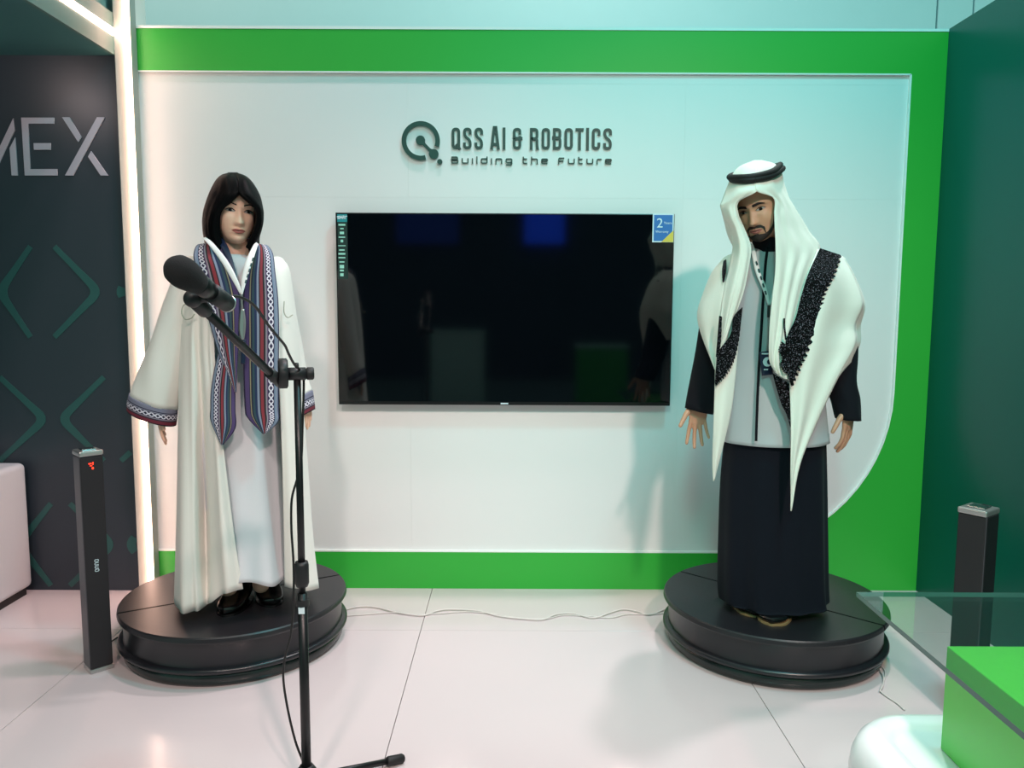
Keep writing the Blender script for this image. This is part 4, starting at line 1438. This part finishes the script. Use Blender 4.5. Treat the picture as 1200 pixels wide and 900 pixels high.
# black lace borders with ragged outer edges
def lace(rows, name, jag, parent=man, lift=.008):
    rr = [[(a[0], a[1], a[2] - lift), ((a[0] + b_[0]) / 2, (a[1] + b_[1]) / 2, (a[2] + b_[2]) / 2 - lift * 1.15), (b_[0], b_[1], b_[2] - lift)] for a, b_ in rows]
    A = surf(rr, 5, 16)
    rng = np.random.RandomState(len(rows) + 5)
    R = A.shape[0]
    for i in range(R):
        e = (1 if i % 4 in (1, 2) else -1) * jag * (.6 + .8 * rng.rand())
        d = A[i, -1] - A[i, -2]
        nrm = np.linalg.norm(d)
        if nrm > 1e-5:
            k = min(1, nrm / (.006))
            A[i, -1] += d / nrm * e * k
    return MB().grid(A).build(name, 'lace_black', parent, False, solid=.0025)
lace([((961, 291, 3.075), (985, 299, 3.13)), ((948, 319, 2.965), (978, 322, 3.005)), ((939, 347, 2.93), (967, 343, 2.962)), ((932, 374, 2.905), (960, 367, 2.94)),
      ((922, 396, 2.89), (948, 407, 2.905)), ((920, 420, 2.885), (937, 431, 2.89)), ((925, 446, 2.882), (928, 454, 2.882))], 'lace_border', .006, lift=.014)
lace([((921, 404, 2.87), (916, 400, 2.87)), ((921, 412, 2.87), (913, 411, 2.868)), ((921, 420, 2.87), (917, 420, 2.868)), ((922, 428, 2.87), (914, 427, 2.868)), ((923, 438, 2.872), (919, 437, 2.87))], 'lace_sprig', .006, lift=.004)
lace([((905, 437, 2.905), (926, 450, 2.90)), ((910, 455, 2.905), (926.5, 464, 2.90)), ((915, 472, 2.905), (927, 482, 2.895)), ((921, 484, 2.90), (927, 492, 2.89)), ((926, 500, 2.885), (927.5, 502, 2.885))], 'lace_border', .003, lift=.004)
lace([((870, 360, 2.915), (868, 378, 2.93)), ((860, 371, 2.90), (865, 402, 2.92)), ((856, 392, 2.895), (860, 422, 2.912)), ((842, 412, 2.905), (853, 436, 2.90)), ((839, 430, 2.905), (844, 447, 2.905)), ((838, 448, 2.915), (838.5, 453, 2.915))], 'lace_border', .004, lift=.014)
lace([((843, 370, 2.91), (846, 371, 2.90)), ((841, 395, 2.905), (845, 398, 2.895)), ((839, 418, 2.905), (842, 420, 2.90))], 'lace_border', .002, lift=.012)
lace([((851, 304, 3.05), (848, 306, 3.055)), ((851, 315, 2.96), (846.5, 317, 2.985)), ((849, 330, 2.955), (847, 331, 2.96))], 'lace_border', .003, lift=.012)
loop([(919, 373, 2.866), (919.5, 385, 2.862), (921, 398, 2.866)], .0035, 'lace_cord', 'lace_black', man, 0, 6)

# black double cord on the head
ag = None
for k in (0, 1):
    pts = []
    cpts = [(884, 210.5 - k * 4, 2.880), (867, 211.5 - k * 3.5, 2.905), (857 - k * 2.0, 210 - k * 2.5, 3.0), (866, 206.5 - k * 3, 3.11), (890, 203 - k * 4, 3.15), (910, 198.5 - k * 4, 3.11), (917 - 3 * k, 197.5 - k * 4.0, 3.015), (905, 205.5 - k * 4.5, 2.915)]
    o = loop(cpts, .0115, 'head_cord' if k == 0 else 'head_cord_upper', 'agal_black', man if k == 0 else ag, 0, 12, True, 10)
    if k == 0:
        ag = o
        tag(ag, 'doubled black cord round the headscarf')

# lanyard with badge
lan2 = strap(man, [(876, 284, 881, 284, 2.96), (880, 294, 885, 293, vest_front(883, 297, .01)), (885, 318, 890, 316, vest_front(888, 318, .012)), (894, 340, 898.5, 338, vest_front(896, 340, .014)), (900, 358, 902.5, 357, vest_front(901, 358, .016))], 'lanyard', 'lanyard_white')
strap(lan2, [(912, 300, 916, 302, 2.985), (907, 330, 910, 331, vest_front(908, 330, .010)), (901.5, 358, 903, 359, vest_front(901, 358, .013))], 'lanyard_strap', 'lanyard_white')
for k in range(5):
    t = .2 + .14 * k
    u, v = 882.5 + 18.5 * t, 294 + 62 * t
    Y = vest_front(u, v, .016)
    strap(lan2, [(u - .9, v, u + .9, v - .6, Y), (u + .5, v + 4.6, u + 2.3, v + 4, Y)], 'lanyard_print', 'lanyard_print', -.002)
loop([(901, 358, vest_front(901, 358, .017)), (900.5, 372, vest_front(900, 372, .017))], .005, 'lanyard_clip', 'plastic_black', lan2)
loop([(900.5, 374, vest_front(900, 374, .017)), (900, 386, vest_front(900, 386, .017)), (899.5, 400, vest_front(900, 400, .015)), (899, 411, vest_front(899, 411, .012))], .003, 'lanyard_hook', 'silver', lan2)
bq = vest_front(897, 425, .016)
bd = strap(lan2, [(890, 412.5, 903, 411, bq), (891, 425, 904, 423.5, bq), (893, 440.5, 906, 438.5, bq)], 'badge', 'badge_navy', 0, .003)
cb = P(899.5, 424, bq - .004)
MB().prism([(cb.x + .018 * math.cos(a * D2R), cb.z + .018 * math.sin(a * D2R)) for a in range(0, 360, 20)], cb.y - .001, cb.y).build('badge_disc', 'sticker_white', bd)
MB().prism([(cb.x + .006 + .009 * math.cos(a * D2R), cb.z + .010 * math.sin(a * D2R)) for a in range(0, 360, 40)], cb.y - .002, cb.y - .0011).build('badge_mark', 'badge_navy', bd)
for v, w in ((414.5, .016), (433, .008)):
    p = P(897.5, v, bq - .004)
    MB().box((p.x - w, p.y - .001, p.z - .0025), (p.x + w, p.y, p.z + .0025)).build('badge_text', 'sticker_white', bd)

g = G(884, 724, .2)
shoe(man, (g.x + .01, g.y + .24, .2), (g.x, g.y, .2), .10, .07, 'shoe_black', 'shoe_sole')
g = G(903, 734, .2)
shoe(man, (g.x + .10, g.y + .20, .2), (g.x, g.y, .2), .112, .07, 'shoe_black', 'shoe_sole')

# ================================================================== MICROPHONE STAND
HB = G(360, 935)
mx_, my_ = HB.x, HB.y
ms = thing('microphone_stand', 'black boom microphone stand in front of the figure with the striped scarf', 'microphone stand', (mx_, my_, 0))
def zp(v): return P(352, v, my_).z
MB().tube([(mx_, my_, .045), (mx_, my_, zp(695))], .0135, 20).build('lower_tube', 'metal_black', ms, True)
MB().tube([(mx_, my_, zp(730)), (mx_, my_, zp(440))], .0098, 20).build('upper_tube', 'metal_black', ms, True)
cl = MB().lathe((mx_, my_, 0), [(.010, zp(658)), (.017, zp(658)), (.0195, zp(662)), (.0195, zp(683)), (.016, zp(687)), (.010, zp(687))], 24).build('height_clutch', 'plastic_black', ms, True)
MB().lathe((mx_, my_, 0), [(.010, zp(702)), (.0185, zp(702)), (.0185, zp(709)), (.012, zp(709))], 24).build('tube_collar', 'plastic_black', ms)
MB().box((mx_ - .008, my_ - .0155, zp(717)), (mx_ + .009, my_ - .0132, zp(709.5))).build('tube_sticker', 'sticker_white', ms)
hub = MB().lathe((mx_, my_, 0), [(.012, .03), (.026, .035), (.030, .05), (.028, .085), (.018, .10), (.0136, .10)], 24).build('hub', 'plastic_black', ms, True)
fe = G(473, 893)
dv = Vector((fe.x - mx_, fe.y - my_, 0))
L1 = dv.length
a0 = math.atan2(dv.y, dv.x)
for da in (0, 128, -120):
    a = a0 + da * D2R
    d = Vector((math.cos(a), math.sin(a), 0))
    p0 = Vector((mx_, my_, .058)) + d * .02
    p1 = Vector((mx_, my_, .016)) + d * (L1 - .02)
    lg = MB().tube([p0, p1], .0095, 12).build('leg', 'metal_black', ms, True)
    q0 = p0 + (p1 - p0) * .86
    q1 = p1 + (p1 - p0).normalized() * .02
    MB().tube([q0, q0 + (q1 - q0) * .1, q1 - (q1 - q0) * .1, q1], [.012, .0145, .0145, .011], 14).build('rubber_foot', 'rubber', lg, True)
# pivot
zc_ = zp(438)
pv = Vector((mx_, my_, zc_))
s_px = my_ / FPX
bar = MB().tube([pv + Vector((-.030, -.012, 0)), pv + Vector((.022, .006, 0))], .0175, 20).build('boom_clutch', 'plastic_black', ms, True)
dsc = pv + Vector((-.034, -.014, .002))
MB().tube([dsc + Vector((-.012, -.004, 0)), dsc + Vector((-.009, -.003, 0)), dsc + Vector((.009, .003, 0)), dsc + Vector((.012, .004, 0))], [.036, .041, .041, .036], 32).build('clutch_disc', 'plastic_black', bar, True)
MB().tube([pv + Vector((.022, .006, 0)), pv + Vector((.026, .007, 0)), pv + Vector((.040, .011, 0)), pv + Vector((.043, .012, 0))], [.013, .0175, .0175, .014], 8).build('clutch_knob', 'rubber', bar, True)
MB().tube([pv + Vector((0, 0, .012)), pv + Vector((0, 0, .030))], [.006, .0048], 12).build('thumb_screw', 'metal_black', bar, True)
b0_ = pv + Vector((-.050, -.022, -.012))
b1_ = P(226, 350, 1.64)
ext = b0_ + (b0_ - b1_).normalized() * .05
MB().tube([ext, b0_, b0_ + (b1_ - b0_) * .5, b1_], [.0105, .0105, .0105, .0105], 16).build('boom_arm', 'metal_black', ms, True)
MB().tube([b0_ + (b1_ - b0_) * -.06, b0_ + (b1_ - b0_) * .10], .015, 16).build('boom_sleeve', 'plastic_black', ms, True)
mb = MB()
mb.tube([b1_ + (b0_ - b1_).normalized() * .07, b1_ + (b0_ - b1_).normalized() * .06, b1_], [.012, .0165, .0165], 16)
hd1 = P(226, 343, 1.62)
hd2 = P(257, 356, 1.665)
mb.ell(b1_, (.019, .019, .019))
mb.build('mic_mount', 'plastic_black', ms, True)
# microphone with foam windscreen, held in its clip
mh, mt = P(212, 318, 1.53), P(264, 354, 1.69)
ax = (mt - mh).normalized()
mic = thing('microphone', 'black microphone with round foam windscreen on the boom arm', 'microphone', mh)
prof = [(-.034, .003), (-.032, .011), (-.025, .0215), (-.012, .0290), (.004, .0312), (.020, .0305), (.040, .0270), (.058, .0235), (.064, .0205)]
MB().tube([mh + ax * t for t, _ in prof], [r_ for _, r_ in prof], 28).build('windscreen', 'foam_black', mic, True)
MB().tube([mh + ax * t for t in (.064, .068, .095, .10, (mt - mh).length)], [.020, .022, .0205, .017, .0135], 20).build('handle', 'metal_black', mic, True)
clp0, clp1 = mh + ax * .115, mt + ax * .01
MB().tube([clp0, clp1], [.0205, .0185], 20).build('clip', 'plastic_black', mic, True)
pe = clp1
MB().tube([pe - ax * .002, pe + ax * .002], .0195, 20).build('clip_ring', 'silver', mic, True)
nk = (clp0 * .7 + clp1 * .3)
MB().tube([b1_, nk], [.012, .010], 12).build('clip_neck', 'plastic_black', mic, True)
# its cable
cp = [(258, 347, 1.675), (268, 347.5, 1.70), (281, 348, 1.74), (298, 358, 1.80), (313, 379, 1.88), (325, 394, 1.94), (334, 405, 1.99), (338, 414, 2.02), (345, 427, 2.07), (354, 437, my_ + .01), (356, 450, my_ + .015), (354.5, 500, my_ + .012), (353, 540, my_ + .015),
      (348, 562, my_ + .02), (342, 585, my_ + .025), (341.5, 620, my_ + .025), (344, 660, my_ + .025), (344, 700, my_ + .028), (341, 742, my_ + .03), (334, 770, my_ + .035), (332, 795, my_ + .035), (337, 830, my_ + .03), (346, 868, my_ + .02), (355, 892, my_ + .012)]
cpts = catmull([list(P(*c)) for c in cp], 6).tolist()
cab = MB().tube(cpts + [(mx_ + .03, my_ + .06, .006), (mx_ + .12, my_ - .10, .006), (mx_ + .05, my_ - .5, .006)], .0034, 8).build('microphone_cable', 'cable_black', None, True, label='thin black cable hanging from the microphone down the stand', cat='cable')

# ================================================================== TOWER SPEAKERS
def tower(x, y, h, w, dpt, rot, label, marks=True):
    t = thing('tower_speaker', label, 'speaker', (x, y, 0), 'black tower speakers')
    def loc(mb_):
        cr_, sr_ = math.cos(rot), math.sin(rot)
        mb_.v = [(x + a * cr_ - c * sr_, y + a * sr_ + c * cr_, z) for a, c, z in mb_.v]
        return mb_
    hw, hd = w / 2, dpt / 2
    loc(MB().box((-hw * .96, -hd * .96, .016), (hw * .96, hd, h - .02))).build('cabinet', 'speaker_side', t, bevel=.004)
    loc(MB().box((-hw * .93, -hd - .004, .018), (hw * .93, -hd * .955, h - .022))).build('grille', 'speaker_cloth', t, bevel=.006)
    loc(MB().box((hw * .962, -hd * .9, .02), (hw * .99, hd * .9, h - .022))).build('side_trim', 'plastic_black', t)
    cap = loc(MB().box((-hw, -hd - .006, h - .020), (hw, hd + .002, h))).build('top_cap', 'silver', t, bevel=.005)
    loc(MB().box((-hw * .6, -hd * .55, h + .0001), (hw * .6, hd * .55, h + .004))).build('control_panel', 'chrome', cap, bevel=.002)
    loc(MB().box((-hw * .1, hd * .62, h + .0001), (hw * .5, hd * .85, h + .003))).build('button', 'plastic_black', cap)
    loc(MB().box((-hw, -hd - .006, 0), (hw, hd + .002, .017))).build('base_cap', 'silver', t, bevel=.004)
    if marks:
        f = -hd - .0048
        mb_ = MB()
        # red figures of the small display
        for (a, zc2, sw, sh2) in ((-.006, h - .048, .010, .004), (.004, h - .048, .004, .010), (-.003, h - .056, .008, .003), (.003, h - .066, .006, .008)):
            mb_.box((a - sw / 2, f - .0006, zc2 - sh2 / 2), (a + sw / 2, f, zc2 + sh2 / 2))
        loc(mb_).build('display', 'red_led', t)
        # maker's mark, four rounded characters turned on their side
        mb_ = MB()
        for k in range(4):
            z_ = h * .485 - .0 + k * .0125 - .02
            pts = round_poly([(.006, z_), (-.007, z_), (-.007, z_ + .008), (.006, z_ + .008)], .003, k in (0, 3))
            mb_.ribbon(pts, .0022, f - .0008, f, k in (0, 3))
        loc(mb_).build('maker_mark', 'sticker_white', t)
    return t
gl = G(119, 785)
az = math.atan2(-gl.x, gl.y)
tower(gl.x - .022, gl.y + .02, .862, .084, .080, az + 16 * D2R, 'tall black tower speaker with red display beside the pedestal')
xs, ys = P(1147, 600, 2.6).x, 2.6
tower(xs, ys, P(1147, 594, 2.6).z, .094, .094, -(math.atan2(xs, ys)) - 22 * D2R, 'black tower speaker standing behind the glass table', False)
# small leads
def lead(pts, r_, name, material, label, z=.004, **k):
    c = catmull([list(G(u, v, z)) for u, v in pts], 7)
    return MB().tube(c.tolist(), r_, 8).build(name, material, None, True, label=label, cat='cable', **k)
lead([(130, 752), (138, 747), (146, 745), (152, 748), (158, 747), (163, 745)], .0028, 'speaker_lead', 'cable_black', 'thin black lead between tower speaker and pedestal')
lead([(398, 716), (420, 711), (440, 711.5), (462, 717), (480, 720), (497, 721), (512, 716), (528, 714), (560, 716), (585, 722), (612, 725), (636, 726), (652, 720), (672, 719), (695, 724), (715, 718), (730, 714), (745, 716), (762, 720), (784, 712)], .0035, 'power_cable', 'cable_white', 'white cable with the larger bends along the floor below the wall', .006)
lead([(400, 722), (430, 720), (460, 718), (490, 720), (515, 719), (545, 717), (575, 719), (605, 724), (640, 725), (660, 721), (690, 722), (715, 724), (735, 720), (760, 720), (786, 718)], .0026, 'power_cable', 'cable_white', 'thin straighter grey cable along the floor below the wall', .004)
lead([(1029, 781), (1034, 782), (1037.5, 788), (1036, 797), (1032, 808), (1036, 814), (1051, 824), (1060, 832)], .003, 'power_lead', 'cable_white', 'pale lead curling out from under the pedestal beside the white table', .004)
lead([(1028.5, 784), (1031, 785), (1035, 792), (1035, 802), (1031, 810)], .0024, 'power_lead', 'cable_white', 'shorter pale lead looped close to the pedestal by the table', .008)

# ================================================================== WHITE SOFA AT THE LEFT
xs1 = P(22, 620, DY - .12).x
sz = P(22, 546, DY - .12).z
so = thing('armchair', 'white upholstered armchair against the dark wall', 'armchair', (xs1 - .42, DY - .5, 0))
yb = DY - .03
MB().box((xs1 - .84, yb - .86, .0), (xs1 - .02, yb - .03, .035)).build('plinth', 'sofa_plinth', so)
for sx_ in (0, 1):
    x0_ = xs1 - .17 if sx_ == 0 else xs1 - .86
    MB().box((x0_, yb - .88, .035), (x0_ + .17, yb, sz)).build('armrest', 'sofa_white', so, True, bevel=.028, bseg=5)
MB().box((xs1 - .69, yb - .22, .035), (xs1 - .17, yb, sz + .08)).build('backrest', 'sofa_white', so, True, bevel=.03, bseg=5)
MB().box((xs1 - .69, yb - .88, .035), (xs1 - .17, yb - .22, .26)).build('seat_base', 'sofa_white', so, True, bevel=.01, bseg=3)
MB().box((xs1 - .685, yb - .89, .26), (xs1 - .175, yb - .22, .40)).build('seat_cushion', 'sofa_white', so, True, bevel=.035, bseg=5)

# ================================================================== TABLE: WHITE BASE, GREEN BLOCK, GLASS TOP
TZ = .45
pb = G(1060, 825.5, TZ)
plft = G(989, 872, TZ - .04)
tx0, ty1 = plft.x, pb.y
tx1, ty0 = tx0 + .80, ty1 - .80
tb = thing('display_table', 'white rounded table with green block and glass top in the corner', 'table', ((tx0 + tx1) / 2, (ty0 + ty1) / 2, 0))
def rrect(ins, rad_, n=10):
    x0_, x1_, y0_, y1_ = tx0 + ins, tx1 - ins, ty0 + ins, ty1 - ins
    r_ = max(.02, rad_ - ins)
    out = []
    for cx_, cy_, a_ in ((x1_ - r_, y1_ - r_, 0), (x0_ + r_, y1_ - r_, 90), (x0_ + r_, y0_ + r_, 180), (x1_ - r_, y0_ + r_, 270)):
        for k in range(n + 1):
            a = (a_ + 90 * k / n) * D2R
            out.append((cx_ + r_ * math.cos(a), cy_ + r_ * math.sin(a)))
    return out
prof = [(.02, 0.0), (.005, .02), (0, .06), (0, .36), (.004, .395), (.016, .425), (.034, .443), (.055, TZ), (.078, TZ - .001), (.088, TZ - .006), (.094, TZ - .014), (.102, TZ - .016), (.20, TZ - .016)]
mb = MB()
rows_ = [[(x, y, z) for x, y in rrect(i_, .17)] for i_, z in prof]
A = np.array(rows_)
mb.grid(A, True)
n_ = A.shape[1]
mb.f.append(tuple((len(prof) - 1) * n_ + i for i in range(n_)))
mb.f.append(tuple(range(n_))[::-1])
mb.build('base', 'table_white', tb, True)
zb_ = TZ - .015
bc = G(1102, 877, zb_)
zt_ = P(1112, 757, bc.y).z
MB().box((bc.x, bc.y - .62, zb_), (bc.x + .55, bc.y, zt_)).build('block', 'box_green', tb, bevel=.002)
gc = G(1003.5, 693.5, zt_ + .013)
gt = MB().box((gc.x, gc.y - 1.05, zt_ + .0005), (gc.x + .75, gc.y, zt_ + .0125)).build('glass_top', 'table_glass', tb)
gt.data.materials.append(MATS['glass_edge'])
for p in gt.data.polygons:
    p.material_index = 0 if abs(p.normal.z) > .5 else 1

# ================================================================== THE AISLE BEHIND THE VISITOR (mirrored in the television)
def RP(u, v, y):
    p = P(u, v, 2 * TY - y)
    return Vector((p.x, y, p.z))
for (u0, u1, lab) in ((612, 664, 'bright blue video screen on the hall wall above the white counter'), (462, 540, 'wide blue video screen on the hall wall beside the bright one')):
    a, c = RP(u0, 288, -7.1), RP(u1, 252, -7.1)
    t = thing('video_screen', lab, 'screen', ((a.x + c.x) / 2, -7.1, a.z))
    MB().box((a.x, -7.19, a.z), (c.x, -7.1, c.z + .5)).build('frame', 'tv_case', t)
    MB().box((a.x + .04, -7.099, a.z + .04), (c.x - .04, -7.09, c.z + .46)).build('panel', 'screen_blue' if u0 > 600 else 'screen_navy', t)
for (u0, u1, vt, y, m_, lab) in ((503, 568, 388, -3.0, 'wall_white', 'white exhibition counter across the aisle'), (676, 738, 405, -3.2, 'frame_green', 'green exhibition counter across the aisle')):
    a, c = RP(u0, vt, y), RP(u1, vt, y)
    t = thing('exhibition_counter', lab, 'counter', ((a.x + c.x) / 2, y - .25, 0))
    MB().box((a.x + .02, y - .48, -.012 if y < -4 else 0), (c.x - .02, y - .02, a.z - .03)).build('body', m_, t, bevel=.01)
    MB().box((a.x, y - .5, a.z - .03), (c.x, y, a.z)).build('worktop', 'wall_white', t, bevel=.004)
